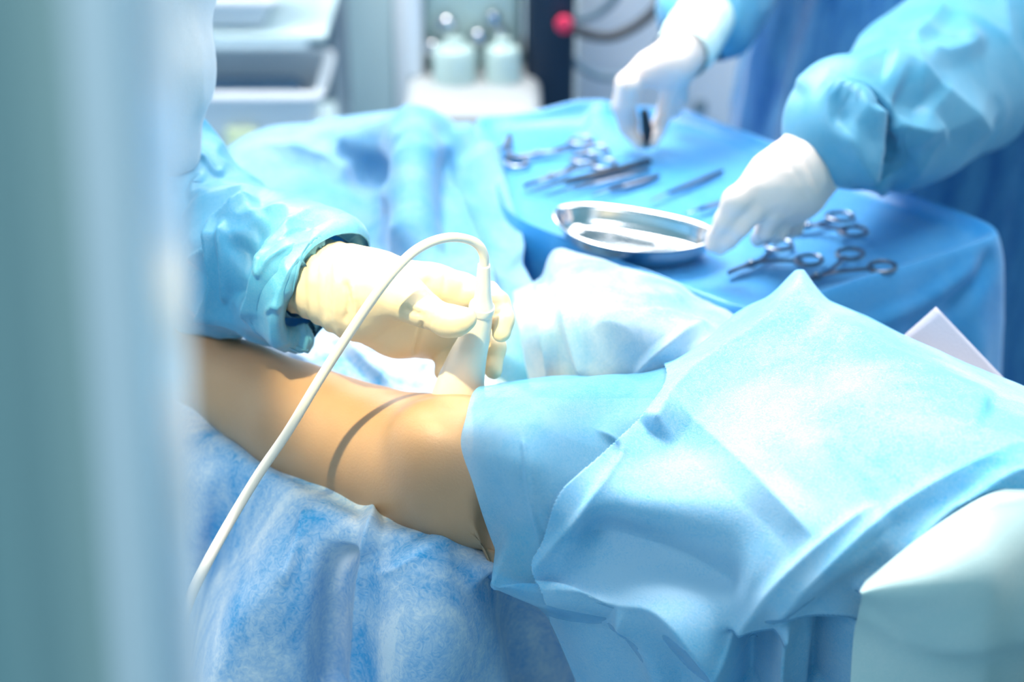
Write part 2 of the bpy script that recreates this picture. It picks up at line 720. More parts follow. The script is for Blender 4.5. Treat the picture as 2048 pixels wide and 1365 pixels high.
M['gown_dark'] = fabric('gown_front_blue', (24, 96, 162), (95, 165, 205), mottle=0.6, rough=0.5, trans=0.1, mscale=6, mstretch=(2.2, 2.2, 0.35))
M['gown_pale'] = fabric('gown_back_pale', (205, 214, 222), (228, 234, 240), mottle=0.4, rough=0.6, trans=0.2, mscale=8)
M['pale'] = fabric('pale_table_cover', (196, 222, 222), (232, 240, 236), mottle=0.4, trans=0.2, mscale=3, rough=0.45)
M['white_sheet'] = fabric('white_paper_sheet', (170, 172, 190), trans=0.1, mottle=0)
M['plastic'] = plain('white_plastic', (222, 228, 236), 0.4)
M['steel'] = plain('stainless_steel', (205, 208, 212), 0.16, 1.0)
M['steel_brush'] = plain('brushed_steel', (165, 172, 182), 0.32, 1.0)
M['dark_steel'] = plain('dark_instrument_steel', (120, 128, 145), 0.28, 1.0)
M['black'] = plain('black_rubber', (22, 30, 40), 0.5)
M['navy'] = plain('dark_painted_metal', (14, 34, 54), 0.45)
M['red'] = plain('red_plastic', (205, 50, 85), 0.4)
M['wall'] = plain('wall_paint', (205, 220, 228), 0.7, 0, (3, 0.002))
M['floor'] = plain('floor_vinyl', (120, 160, 185), 0.35, 0, (12, 0.0005))
M['cabinet'] = plain('painted_cabinet', (190, 212, 218), 0.4)
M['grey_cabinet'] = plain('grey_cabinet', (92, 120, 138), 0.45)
M['cuff_knit'] = plain('knit_cuff', (215, 238, 235), 0.85, 0, (180, 0.001, 2, (1, 1, 1)))


def skin_mat():
    m, nt, b = new_mat('skin')
    N, L = nt.nodes, nt.links
    tc = N.new('ShaderNodeTexCoord')
    nz = N.new('ShaderNodeTexNoise'); nz.inputs['Scale'].default_value = 14; nz.inputs['Detail'].default_value = 5
    L.new(tc.outputs['Object'], nz.inputs['Vector'])
    mx = N.new('ShaderNodeMix'); mx.data_type = 'RGBA'
    mx.inputs[6].default_value = lin(160, 124, 95)
    mx.inputs[7].default_value = lin(188, 150, 115)
    L.new(nz.outputs['Fac'], mx.inputs[0])
    L.new(mx.outputs[2], b.inputs['Base Color'])
    b.inputs['Roughness'].default_value = 0.48
    b.inputs['Subsurface Weight'].default_value = 0.2
    b.inputs['Subsurface Radius'].default_value = (0.012, 0.005, 0.003)
    b.inputs['Subsurface Scale'].default_value = 0.6
    f = N.new('ShaderNodeTexNoise'); f.inputs['Scale'].default_value = 420; f.inputs['Detail'].default_value = 3
    L.new(tc.outputs['Object'], f.inputs['Vector'])
    bp = N.new('ShaderNodeBump'); bp.inputs['Distance'].default_value = 0.0005; bp.inputs['Strength'].default_value = 0.5
    L.new(f.outputs['Fac'], bp.inputs['Height']); L.new(bp.outputs['Normal'], b.inputs['Normal'])
    return m


def latex_mat(name, col, rough=0.45):
    m, nt, b = new_mat(name)
    b.inputs['Base Color'].default_value = lin(*col)
    b.inputs['Roughness'].default_value = rough
    b.inputs['Subsurface Weight'].default_value = 0.15
    b.inputs['Subsurface Radius'].default_value = (0.006, 0.004, 0.003)
    b.inputs['Subsurface Scale'].default_value = 0.5
    add_bump(nt, b, 90, 0.0006, 5, (1, 1, 1), 0.7)
    return m


M['skin'] = skin_mat()
M['glove_cream'] = latex_mat('cream_latex_glove', (224, 202, 166))
M['glove_white'] = latex_mat('white_latex_glove', (228, 214, 208))
M['probe'] = latex_mat('probe_sleeve', (222, 214, 202), 0.35)
M['cable'] = plain('cream_cable', (222, 212, 198), 0.4)

# ================================================================== room shell
def quad(a, b, c, d):
    return [a, b, c, d], [(0, 1, 2, 3)]


mb = MB(); mb.box((-2.6, -1.4, -0.06), (3.2, 4.4, 0.0))
struct('floor', mb.V, mb.F, M['floor'])
mb = MB(); mb.box((-2.6, 4.4, 0), (3.2, 4.5, 3.1))
struct('wall_back', mb.V, mb.F, M['wall'])
mb = MB(); mb.box((-2.7, 1.0, 0), (-2.6, 4.5, 3.1))
struct('wall_left', mb.V, mb.F, M['wall'])
mb = MB(); mb.box((3.2, 1.0, 0), (3.3, 4.5, 3.1))
struct('wall_right', mb.V, mb.F, M['wall'])
mb = MB(); mb.box((-2.6, 4.38, 0), (3.2, 4.4, 0.10))
struct('baseboard_back', mb.V, mb.F, M['cabinet'])

# near post the photograph looks past: a fluted pale metal jamb, one profile extruded upwards
prof = []
pr = [(-0.330, 0.0), (-0.300, 0.012), (-0.272, 0.010), (-0.255, -0.004), (-0.235, -0.006), (-0.215, 0.006), (-0.195, 0.014), (-0.178, 0.013),
      (-0.160, 0.000), (-0.145, -0.008), (-0.128, -0.010), (-0.112, 0.000), (-0.103, 0.010), (-0.096, 0.014), (-0.0935, 0.012), (-0.0925, 0.004)]
pr = catmull(np.array(pr), 60)
yb = 0.50
front = [(x, yb - d) for x, d in pr]
back = [(pr[-1][0], yb + 0.055), (pr[0][0], yb + 0.055)]
ring = np.array(front + back)
zs = np.linspace(0.0, 2.6, 12)
V, F = [], []
n = len(ring)
for z in zs:
    for q in ring:
        V.append((q[0] - 0.0255 + (z - 1.42) * 0.055, q[1], z))
for i in range(len(zs) - 1):
    for k in range(n):
        a, b = i * n + k, i * n + (k + 1) % n
        F.append((a, b, b + n, a + n))
F.append(tuple(reversed(range(n)))); F.append(tuple(range((len(zs) - 1) * n, len(zs) * n)))
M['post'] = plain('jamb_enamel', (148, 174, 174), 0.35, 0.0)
M['post_shade'] = plain('jamb_painted_shade', (132, 160, 162), 0.45, 0.0)  # darker strips: shade on the fluting put into the colour
M['post_highlight'] = plain('jamb_painted_highlight', (180, 200, 212), 0.3, 0.0)  # paler strip: highlight along the right edge put into the colour
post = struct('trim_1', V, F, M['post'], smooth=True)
post.data.materials.append(M['post_shade'])
post.data.materials.append(M['post_highlight'])
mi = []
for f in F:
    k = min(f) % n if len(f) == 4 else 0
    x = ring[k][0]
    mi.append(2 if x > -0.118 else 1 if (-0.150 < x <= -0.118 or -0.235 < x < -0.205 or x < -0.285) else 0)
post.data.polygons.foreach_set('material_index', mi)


# ================================================================== background things
def rel(o, loc):
    o.location = loc


# --- shelf trolley with plastic boxes
def bgbox(px0, px1, py_top, py_bot, Y, dy, base=None):
    a = P(px0, py_top, Y=Y); b = P(px1, py_bot, Y=Y)
    z0 = b[2] if base is None else base
    return (a[0], Y, z0), (b[0], Y + dy, a[2])


e = empty('storage_rack', (-0.48, 2.95, 0), 'pale storage rack holding white plastic bins behind the patient', 'rack')
zc = []
for zz in (0.10, 0.33, 0.555, 0.80, 1.05):
    m = MB(); m.box((-0.85, 2.80, zz - 0.012), (-0.316, 3.15, zz), 0.004); m.build('shelf', M['cabinet'], e)
for xx in (-0.845, -0.322):
    for yy in (3.055, 3.14):
        m = MB(); m.tube([(xx, yy, 0), (xx, yy, 1.25)], 0.011, 12); m.build('post', M['steel_brush'], e)


def bin_box(loc, w, d, h, label, fill=None, clear=False):
    e = empty('plastic_bin', loc, label, 'bin', 'white plastic bins on the storage rack')
    x, y, z = loc
    m = MB()
    t = 0.006
    for k, (s, inner) in enumerate([(1.0, False)]):
        V = []
        for zz, sc in ((0, 0.86), (h, 1.0)):
            for sx, sy in ((-1, -1), (1, -1), (1, 1), (-1, 1)):
                V.append((x + sx * w / 2 * sc, y + sy * d / 2 * sc, z + zz))
        for zz, sc in ((h, 0.97), (t, 0.83)):
            for sx, sy in ((-1, -1), (1, -1), (1, 1), (-1, 1)):
                V.append((x + sx * w / 2 * sc, y + sy * d / 2 * sc, z + zz))
        F = [(3, 2, 1, 0)]
        for lv in range(3):
            for q in range(4):
                a, b = lv * 4 + q, lv * 4 + (q + 1) % 4
                F.append((a, b, b + 4, a + 4))
        F.append((12, 13, 14, 15))
        m.add(V, F)
    m.build('body', M['plastic'], e, smooth=False)
    r = MB()
    zt = z + h
    loop = []
    for sx, sy in ((-1, -1), (1, -1), (1, 1), (-1, 1)):
        for k in range(5):
            a = {(-1, -1): math.pi, (1, -1): 1.5 * math.pi, (1, 1): 0, (-1, 1): 0.5 * math.pi}[(sx, sy)] + k / 4 * math.pi / 2
            loop.append((x + sx * (w / 2 - 0.01) + 0.018 * math.cos(a), y + sy * (d / 2 - 0.01) + 0.018 * math.sin(a), zt))
    loop.append(loop[0]); loop.append(loop[1])
    r.tube(loop, 0.010, 8, caps=False)
    r.build('rim', M['plastic'], e)
    if fill:
        m = MB(); m.box((x - w * 0.36, y - d * 0.36, z + 0.01), (x + w * 0.36, y + d * 0.36, z + h * 0.8), 0.02)
        m.build('contents', fill, e)
    return e


M['teal'] = plain('teal_packets', (70, 140, 150), 0.6)
M['yellowish'] = plain('pale_yellow_packet', (228, 240, 200), 0.5)
M['bluegrey'] = plain('blue_grey_packets', (92, 130, 165), 0.6)
b1 = bin_box((-0.487, 2.92, 0.558), 0.29, 0.22, 0.13, 'wide white plastic bin with thick rim on the rack, pale label card on its front', M['bluegrey'])
m = MB(); m.box((-0.500, 2.800, 0.575), (-0.445, 2.815, 0.63), 0.006); m.build('label_card', M['yellowish'], b1)
m = MB(); m.box((-0.425, 2.800, 0.578), (-0.375, 2.815, 0.605), 0.006); m.build('label_card', M['teal'], b1)
bin_box((-0.53, 2.92, 0.803), 0.24, 0.20, 0.05, 'shallow white plastic tray on the highest rack shelf in view', M['bluegrey'])
bin_box((-0.56, 2.92, 0.333), 0.26, 0.22, 0.12, 'white plastic bin on the shelf below the wide bin', M['bluegrey'])
# packets standing in front on the middle shelf and lower
def packet(name, lo, hi, mat, label, cat):
    m = MB(); m.box(lo, hi, 0.012)
    o = m.build(name, mat, None); tag(o, label, cat, 'packets lying on the storage rack'); return o


# --- tall grey cabinet with bright jamb
e = empty('tall_cabinet', (-0.29, 3.3, 0), 'tall pale blue-grey cabinet with a bright white edge strip behind the drapes', 'cabinet')
m = MB(); m.box((-0.347, 3.2, 0.05), (-0.229, 3.6, 1.9), 0.006); m.build('body', M['cabinet'], e)
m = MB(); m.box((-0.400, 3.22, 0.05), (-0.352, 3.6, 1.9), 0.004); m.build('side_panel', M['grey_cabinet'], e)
m = MB(); m.box((-0.226, 3.17, 0.05), (-0.197, 3.25, 1.9), 0.008); m.build('edge_strip', M['plastic'], e)
m = MB(); m.box((-0.34, 3.24, 0.0), (-0.235, 3.56, 0.05)); m.build('plinth', M['grey_cabinet'], e)

# --- anaesthesia-like machine: white base, rounded frame, glass jars
e = empty('breathing_machine', (-0.03, 2.75, 0), 'white machine with pale green glass front and rounded white base behind instrument table', 'machine')
M['base_white'] = plain('machine_base_enamel', (150, 156, 160), 0.5)
M['glassgreen'] = plain('pale_green_glass', (172, 196, 194), 0.12, 0, None, 0.4)
m = MB(); m.box((-0.175, 2.55, 0.685), (0.048, 2.95, 0.755), 0.025); m.build('base', M['base_white'], e)
m = MB(); m.box((-0.14, 2.62, 0.06), (0.02, 2.92, 0.69), 0.02); m.build('pedestal', M['cabinet'], e)
m = MB(); m.box((-0.150, 2.76, 0.75), (0.018, 2.95, 1.25), 0.02); m.build('body', M['glassgreen'], e)
m = MB(); m.box((-0.172, 2.72, 0.75), (-0.148, 2.95, 1.25), 0.01); m.build('frame', M['plastic'], e)
for (xx, zz, rr) in ((-0.095, 0.755, 0.036), (-0.015, 0.755, 0.03)):
    m = MB(); m.lathe([(0.001, 0), (rr, 0.0), (rr, 0.045), (rr * 0.9, 0.055), (rr * 0.45, 0.062), (rr * 0.45, 0.07), (0.001, 0.072)], (xx, 2.70, zz), 24)
    m.build('jar', M['glassgreen'], e)
for (px, py, rr) in ((893, 45, 0.017), (985, 32, 0.013), (955, 70, 0.015), (865, 92, 0.016), (1000, 60, 0.012)):  # added steel discs standing in for bright highlights on the glass front
    c = P(px, py, Y=2.75)
    m = MB(); m.lathe([(0.001, 0), (rr, 0.0), (rr, 0.014), (rr * 0.7, 0.02), (0.001, 0.021)], (0, 0, 0), 20)
    R = np.array([[1, 0, 0], [0, 0, -1], [0, 1, 0]], float)
    m.xform(R, c)
    m.build('knob', M['steel'], e)
for xx in (-0.11, -0.02):
    m = MB(); m.lathe([(0.001, 0), (0.026, 0.004), (0.03, 0.03), (0.026, 0.056), (0.001, 0.06)], (xx, 2.78, 0.0), 16)
    m.build('caster', M['black'], e)

# --- dark column with red knob and hanging hoses
e = empty('equipment_column', (0.085, 2.8, 0), 'dark navy equipment column with a red knob behind the table', 'column')
m = MB(); m.box((0.022, 2.72, 0.04), (0.104, 2.86, 1.5), 0.012); m.build('body', M['navy'], e)
m = MB(); m.box((0.022, 2.66, 0.0), (0.105, 2.92, 0.04), 0.015); m.build('foot_plate', M['navy'], e)
c = P(1128, 48, Y=2.70)
m = MB(); m.lathe([(0.001, 0), (0.006, 0.0), (0.006, 0.012), (0.013, 0.014), (0.015, 0.022), (0.013, 0.031), (0.001, 0.034)], (0, 0, 0), 20)
m.xform(np.array([[1, 0, 0], [0, 0, -1], [0, 1, 0]], float), c + np.array([0, 0.02, 0])); m.build('knob', M['red'], e)


def hose(pts, r, name, label, mat, n=60):
    W = [P(q[0], q[1], Y=q[2]) for q in pts]
    m = MB(); m.tube(catmull(np.array(W), n), r, 12)
    o = m.build(name, mat)
    return tag(o, label, 'hose', 'hoses hanging beside the equipment column')


hose([(1132, 52, 2.70), (1190, 72, 2.70), (1240, 68, 2.70), (1300, 30, 2.71), (1345, -40, 2.73), (1365, -130, 2.76)], 0.0085, 'hose',
     'thick black hose looping from the red knob up out of view', M['black'])
hose([(1108, 60, 2.74), (1150, 125, 2.74), (1215, 155, 2.74), (1280, 130, 2.74), (1330, 70, 2.74), (1400, -60, 2.76)], 0.0065, 'hose',
     'grey hose hanging lowest in a loose loop under the black one', M['grey_cabinet'])
hose([(1112, 42, 2.78), (1190, 30, 2.80), (1240, -20, 2.80), (1260, -120, 2.80)], 0.007, 'hose',
     'short grey hose curving upward above the black loop', M['grey_cabinet'])

# --- white cabinet with a lock behind the assistant
e = empty('white_cabinet', (0.3, 3.0, 0), 'white metal cabinet with a small dark lock between the assistant\'s hands', 'cabinet')
m = MB(); m.box((0.115, 2.95, 0.06), (0.60, 3.4, 0.95), 0.01); m.build('body', M['plastic'], e)
m = MB(); m.box((0.120, 2.938, 0.52), (0.585, 2.950, 0.93), 0.004); m.build('upper_panel', M['plastic'], e)
m = MB(); m.box((0.262, 2.935, 0.075), (0.585, 2.950, 0.512), 0.004); d = m.build('door', M['plastic'], e)
m = MB(); m.box((0.120, 2.935, 0.075), (0.255, 2.950, 0.512), 0.004); m.build('drawer_front', M['cabinet'], e)
c = P(1400, 212, Y=2.935)
m = MB(); m.box(c + np.array([-0.011, -0.010, -0.011]), c + np.array([0.011, 0.002, 0.011]), 0.004)
o = m.build('lock', M['grey_cabinet'], d)
m = MB(); m.box((0.13, 2.99, 0.0), (0.58, 3.36, 0.06)); m.build('plinth', M['grey_cabinet'], e)

# ================================================================== operating table (under the drapes)
ux = np.array([0.82, -0.572, 0.0])          # along the patient, feet to head
uy = np.array([0.572, 0.82, 0.0])           # across, away from the camera
Rb = np.stack([ux, uy, np.array([0, 0, 1.0])], 1)
O = np.array([-0.08, 1.37, 0.0])
e = empty('operating_table', O, 'operating table hidden below the blue drapes under the patient', 'table')


def bb(name, lo, hi, mat, bev):
    m = MB(); m.box(lo, hi, bev); m.xform(Rb, O); return m.build(name, mat, e)


bb('mattress', (-0.60, 0.04, 0.735), (1.30, 0.25, 0.793), M['navy'], 0.02)
bb('table_top', (-0.60, 0.04, 0.70), (1.30, 0.25, 0.732), M['steel_brush'], 0.006)
bb('column', (0.28, 0.03, 0.12), (0.5, 0.2, 0.702), M['steel_brush'], 0.02)
bb('base', (0.0, 0.0, 0.0), (0.85, 0.23, 0.12), M['cabinet'], 0.03)

# ================================================================== patient
e = empty('patient', P(900, 950, z=0.0) * np.array([1, 1, 0]) + np.array([0, 0, 0.84]),
          'person lying covered with blue drapes, one bare bent leg on show', 'person')
near = [  # axis of the bare leg, frame pixels and Y
    (210, 610, 1.60, 42), (396, 725, 1.485, 74), (500, 787, 1.445, 84), (600, 842, 1.405, 101), (700, 888, 1.375, 110), (790, 912, 1.345, 112),
    (870, 930, 1.315, 127), (950, 946, 1.285, 138), (1080, 950, 1.265, 138), (1250, 940, 1.265, 125), (1450, 915, 1.26, 125), (1650, 920, 1.235, 150)]
leg = chain(near)
knee = P(850, 905, Y=1.30)
kneecap = [('e', P(862, 880, Y=1.270), np.array([0.034, 0.026, 0.030]), Rb)]
foot = wchain([(-0.41, 1.60, 0.885, 0.034), (-0.44, 1.62, 0.90, 0.036), (-0.50, 1.585, 0.955, 0.030), (-0.53, 1.565, 1.00, 0.022)])
far = chain([(1150, 655, 1.50, 58), (1210, 668, 1.49, 74), (1300, 672, 1.47, 84), (1420, 690, 1.43, 88), (1560, 720, 1.40, 95), (1700, 800, 1.33, 120), (1850, 900, 1.25, 150)])
far_foot = wchain([(0.065, 1.50, 0.885, 0.030), (0.055, 1.515, 0.925, 0.026)])
pelvis = [('e', P(1800, 960, z=0.88), np.array([0.16, 0.15, 0.075]), Rb)]
torso = [('e', P(1800, 960, z=0.88) + ux * 0.28, np.array([0.24, 0.15, 0.085]), Rb),
         ('e', P(1800, 960, z=0.89) + ux * 0.50, np.array([0.17, 0.18, 0.10]), Rb)]
neck = [('c', P(1800, 960, z=0.88) + ux * 0.64, P(1800, 960, z=0.89) + ux * 0.76, 0.06, 0.055)]
head = [('e', P(1800, 960, z=0.90) + ux * 0.86, np.array([0.115, 0.078, 0.095]), Rb)]
groups = [(0.03, leg, 0.03), (0.02, kneecap, 0.035), (0.02, foot, 0.02), (0.03, far, 0.04), (0.02, far_foot, 0.02), (0.05, pelvis, 0.06), (0.05, torso, 0.06), (0.02, neck, 0.04), (0.02, head, 0.02)]
patient = e

# ================================================================== sheets
# lower sheet: over the bed behind the leg, under the leg, down the near side
rows = [
    [(250, 520, .835), (420, 560, .835), (560, 590, .835), (680, 610, .835), (800, 630, .835), (920, 650, .835), (1060, 680, .84), (1250, 740, .83)],
    [(270, 590, .835), (400, 640, .84), (540, 670, .845), (660, 690, .85), (780, 715, .85), (900, 740, .845), (1040, 760, .84), (1230, 830, .83)],
    [(290, 680, .825), (400, 720, .825), (560, 780, .825), (680, 840, .825), (790, 880, .825), (900, 900, .825), (1030, 930, .825), (1220, 980, .81)],
    [(300, 780, .815), (395, 812, .825), (526, 898, .835), (650, 975, .835), (784, 1028, .835), (890, 1046, .83), (1005, 1108, .82), (1150, 1180, .76)],
    [(310, 850, .82), (400, 870, .83), (510, 940, .84), (640, 1010, .845), (760, 1070, .845), (890, 1090, .84), (1000, 1165, .805), (1140, 1240, .70)],
    [(320, 960, .80), (405, 960, .81), (480, 985, .81), (600, 1060, .83), (740, 1140, .81), (880, 1170, .815), (1000, 1240, .755), (1150, 1330, .60)],
    [(320, 1080, .73), (390, 1080, .735), (440, 1090, .735), (530, 1150, .80), (710, 1240, .76), (870, 1270, .775), (1010, 1340, .69), (1170, 1430, .52)],
    [(320, 1180, .64), (365, 1190, .64), (395, 1200, .65), (470, 1240, .76), (690, 1320, .715), (860, 1350, .73), (1020, 1420, .63), (1190, 1510, .46)],
    [(310, 1400, .52), (345, 1400, .52), (365, 1400, .54), (420, 1400, .68), (680, 1460, .64), (850, 1480, .65), (1030, 1520, .56), (1200, 1600, .40)],
    [(310, 1700, .42), (335, 1700, .42), (350, 1700, .44), (400, 1700, .54), (670, 1720, .50), (850, 1740, .52), (1030, 1760, .46), (1200, 1800, .34)],
]
sheet('lower_drape', rows, M['under'], 300, 320, folds=[
    ('t', [(728, 975), (742, 1060), (715, 1180), (695, 1400)], 26, 0.012, 0.1),
    ('r', [(690, 1080), (672, 1200), (660, 1420)], 34, -0.034, 0.12),
    ('t', [(620, 1010), (600, 1080), (560, 1180)], 26, 0.008, 0.2),
    ('r', [(820, 1080), (850, 1200), (850, 1420)], 80, 0.024, 0.12),
    ('r', [(1000, 1130), (1060, 1250), (1090, 1420)], 50, -0.030, 0.08),
    ('t', [(560, 920), (650, 985), (740, 1010), (800, 1045)], 22, 0.012, 0.1),
    ('t', [(640, 650), (720, 720), (800, 790)], 22, 0.010),
    ('t', [(860, 730), (900, 760), (930, 800)], 20, 0.008),
    ('t', [(480, 640), (560, 700), (640, 730)], 20, 0.008),
], wrinkle=[('ridge', (7, 7, 3), 0.0022, 5), ('n', (28, 28, 20), 0.0008, 6)], thick=0.001)
tag(bpy.data.objects['lower_drape'], 'fuzzy mottled blue drape under the bare leg, hanging down the near side', 'drape')

# upper sheet over thigh, far knee and belly
rows = [
    [(1000, 770, .925), (1100, 756, .90), (1240, 752, .89), (1350, 712, .93), (1592, 600, .955), (1930, 735, .93), (2300, 900, .92)],
    [(948, 786, .958), (1090, 771, .968), (1205, 757, .965), (1338, 742, .965), (1588, 610, .985), (1920, 750, .965), (2300, 920, .955)],
    [(930, 835, .970), (1060, 830, .985), (1195, 840, .965), (1370, 800, .970), (1600, 700, .995), (1910, 820, .99), (2300, 970, .98)],
    [(919, 893, .955), (1060, 915, .972), (1205, 930, .945), (1420, 895, .955), (1680, 850, .985), (1925, 885, .995), (2300, 1010, .985)],
    [(942, 970, .925), (1060, 1000, .940), (1205, 1015, .925), (1440, 1005, .94), (1700, 980, .965), (1935, 950, .985), (2300, 1030, .98)],
    [(965, 1040, .89), (1080, 1075, .90), (1230, 1100, .888), (1420, 1105, .905), (1640, 1090, .935), (1900, 1015, .965), (2300, 1060, .965)],
    [(995, 1110, .853), (1100, 1132, .858), (1235, 1168, .85), (1370, 1200, .86), (1560, 1180, .895), (1790, 1100, .935), (2300, 1090, .945)],
    [(1012, 1128, .84), (1120, 1180, .835), (1255, 1230, .82), (1400, 1275, .825), (1550, 1240, .855), (1745, 1170, .895), (2300, 1130, .91)],
    [(1082, 1212, .785), (1170, 1290, .765), (1290, 1340, .75), (1430, 1380, .75), (1560, 1370, .77), (1700, 1340, .80), (2300, 1280, .80)],
    [(1190, 1450, .64), (1240, 1490, .62), (1310, 1520, .61), (1440, 1540, .61), (1560, 1540, .62), (1700, 1540, .63), (2300, 1540, .63)],
]
sheet('patient_sheet', rows, M['upper'], 320, 420, folds=[
    ('k', [(2300, 860), (2048, 905), (1900, 960), (1760, 1040), (1600, 1165), (1520, 1235)], 46, 0.012, 0.06),
    ('k', [(2300, 910), (2048, 958), (1960, 990), (1860, 1060), (1700, 1180)], 40, 0.016, 0.06),
    ('k', [(1760, 1010), (1620, 1110), (1500, 1220), (1420, 1330)], 40, 0.012, 0.12),
    ('k', [(1180, 850), (1240, 900), (1215, 960), (1130, 1060), (1060, 1130)], 26, 0.006, 0.15),
    ('t', [(1320, 790), (1420, 880), (1560, 1010), (1640, 1100)], 55, 0.008, 0.2),
    ('t', [(1600, 570), (1590, 625), (1500, 690), (1380, 770), (1300, 870)], 60, 0.016, 0.05),
    ('t', [(1590, 570), (1600, 625), (1700, 690), (1860, 770), (1980, 830)], 60, 0.012, 0.05),
    ('r', [(1600, 720), (1620, 800), (1640, 900)], 60, -0.006, 0.3),
    ('t', [(985, 1105), (1120, 1160), (1240, 1180), (1345, 1212), (1430, 1300), (1450, 1380)], 80, 0.030, 0.06),
    ('r', [(1240, 1200), (1310, 1290), (1340, 1400)], 30, 0.014, 0.15),
    ('r', [(1130, 1080), (1280, 1120), (1420, 1175), (1500, 1190)], 60, -0.022, 0.2),
    ('t', [(1572, 1235), (1566, 1320), (1562, 1420)], 26, 0.022, 0.1),
    ('r', [(1650, 1230), (1640, 1330), (1630, 1450)], 50, -0.045, 0.1),
    ('r', [(1510, 1250), (1500, 1340), (1495, 1450)], 44, -0.045, 0.1),
    ('t', [(1045, 870), (1060, 1000), (1085, 1090)], 10, 0.003, 0.1),
], wrinkle=[('n', (5, 5, 4), 0.003, 15), ('ridge', (5, 5, 4), 0.002, 25)], thick=0.0008)
tag(bpy.data.objects['patient_sheet'], 'large pale blue sheet over the thigh and belly of the patient', 'drape')

sv = SHEETS['patient_sheet'].reshape(320, 420, 3)
nn = grid_normals(sv)
nn = nn * (1 if nn[150, 200, 2] > 0 else -1)
V2 = (sv + np.array([0.0, -0.0022, 0.0042]) + nn * 0.001).reshape(-1, 3)
x2, y2 = project(V2)
dd, ss, _ = seg_dist(x2, y2, catmull(np.array([(1240, 640), (1330, 735), (1290, 820), (1205, 905), (1120, 985), (1085, 1080), (1062, 1138), (1100, 1250), (1150, 1600)], float), 60))
F2 = grid_faces(320, 420)
keep = (ss[F2] > 0).all(1)
F2 = F2[keep]
used = np.unique(F2)
mp = -np.ones(len(V2), int); mp[used] = np.arange(len(used))
o = mesh_obj('folded_layer', V2[used], mp[F2], M['upper2'], bpy.data.objects['patient_sheet'])
mm = o.modifiers.new('thickness', 'SOLIDIFY'); mm.thickness = 0.001

# veil over the far leg
rows = [
    [(1030, 590, .90), (1085, 560, .92), (1130, 500, .955), (1290, 560, .93), (1480, 640, .90), (1600, 640, .89)],
    [(1030, 620, .905), (1085, 585, .935), (1140, 525, .955), (1290, 580, .965), (1470, 650, .955), (1600, 670, .93)],
    [(1040, 680, .90), (1090, 660, .935), (1150, 620, .965), (1300, 640, .975), (1450, 690, .965), (1600, 730, .95)],
    [(1050, 740, .87), (1100, 745, .89), (1160, 740, .91), (1300, 740, .935), (1430, 760, .94), (1600, 800, .93)],
    [(1060, 790, .85), (1110, 800, .85), (1170, 810, .86), (1300, 820, .88), (1430, 850, .88), (1600, 900, .88)],
]
sheet('far_leg_veil', rows, M['veil'], 160, 200, folds=[
    ('t', [(1085, 570), (1100, 650), (1110, 770)], 16, 0.012, 0.1),
    ('t', [(1130, 515), (1240, 560), (1380, 600), (1480, 640)], 26, 0.006, 0.1),
    ('t', [(1130, 600), (1150, 680), (1180, 760)], 22, 0.008, 0.2),
    ('r', [(1160, 600), (1260, 580), (1380, 620)], 22, 0.006, 0.2),
    ('t', [(1260, 760), (1330, 700), (1420, 640)], 22, 0.008, 0.2),
], wrinkle=[('ridge', (14, 14, 10), 0.0035, 33)], thick=0.0006)
tag(bpy.data.objects['far_leg_veil'], 'thin crumpled translucent drape over the far leg, skin showing through', 'drape')

# hanging drape between the bed and the instrument table
rows = [
    [(400, 380, .80), (520, 300, .84), (640, 270, .86), (760, 250, .88), (825, 228, .93), (905, 262, .88), (975, 330, .84)],
    [(395, 350, .87), (520, 272, .90), (640, 252, .925), (760, 238, .94), (825, 220, .985), (895, 250, .95), (965, 318, .90)],
    [(385, 400, .885), (515, 350, .89), (640, 335, .90), (745, 330, .90), (825, 310, .965), (915, 350, .93), (1000, 430, .89)],
    [(380, 480, .87), (505, 440, .875), (625, 430, .875), (735, 430, .875), (822, 420, .935), (935, 460, .91), (1040, 540, .88)],
    [(380, 560, .845), (500, 530, .85), (620, 530, .85), (735, 540, .85), (830, 540, .90), (960, 570, .895), (1075, 650, .87)],
    [(380, 620, .83), (500, 610, .835), (620, 620, .84), (750, 640, .84), (860, 650, .86), (1000, 690, .875), (1105, 750, .86)],
    [(390, 680, .81), (500, 690, .81), (620, 700, .81), (780, 730, .81), (900, 750, .815), (1030, 790, .83), (1130, 840, .82)],
]
sheet('hanging_drape', rows, M['hang'], 220, 260, folds=[
    ('t', [(700, 250), (670, 330), (780, 380), (760, 430)], 40, 0.010, 0.15),
    ('r', [(690, 330), (740, 350), (800, 330)], 30, -0.018, 0.3),
    ('k', [(905, 250), (960, 340), (1020, 470), (1070, 620), (1110, 760)], 44, 0.016, 0.05),
    ('k', [(1000, 760), (985, 600), (925, 430), (880, 260)], 30, 0.014, 0.1),
    ('r', [(826, 230), (824, 350), (815, 520)], 36, 0.016, 0.2),
    ('r', [(745, 300), (748, 400), (735, 540)], 34, -0.012, 0.25),
    ('r', [(885, 290), (895, 400), (905, 540)], 24, -0.016, 0.2),
    ('r', [(940, 300), (985, 400), (1040, 540)], 22, 0.012, 0.1),
    ('r', [(640, 310), (700, 330), (760, 360)], 34, -0.010, 0.3),
    ('t', [(460, 330), (600, 300), (720, 380)], 40, 0.010, 0.2),
    ('r', [(560, 420), (640, 470), (740, 480)], 44, -0.010, 0.2),
], wrinkle=[('ridge', (6, 6, 5), 0.005, 41), ('n', (20, 20, 16), 0.0015, 42)], thick=0.0008)
tag(bpy.data.objects['hanging_drape'], 'blue drape peaked like a tent between the bed and the instrument table', 'drape')

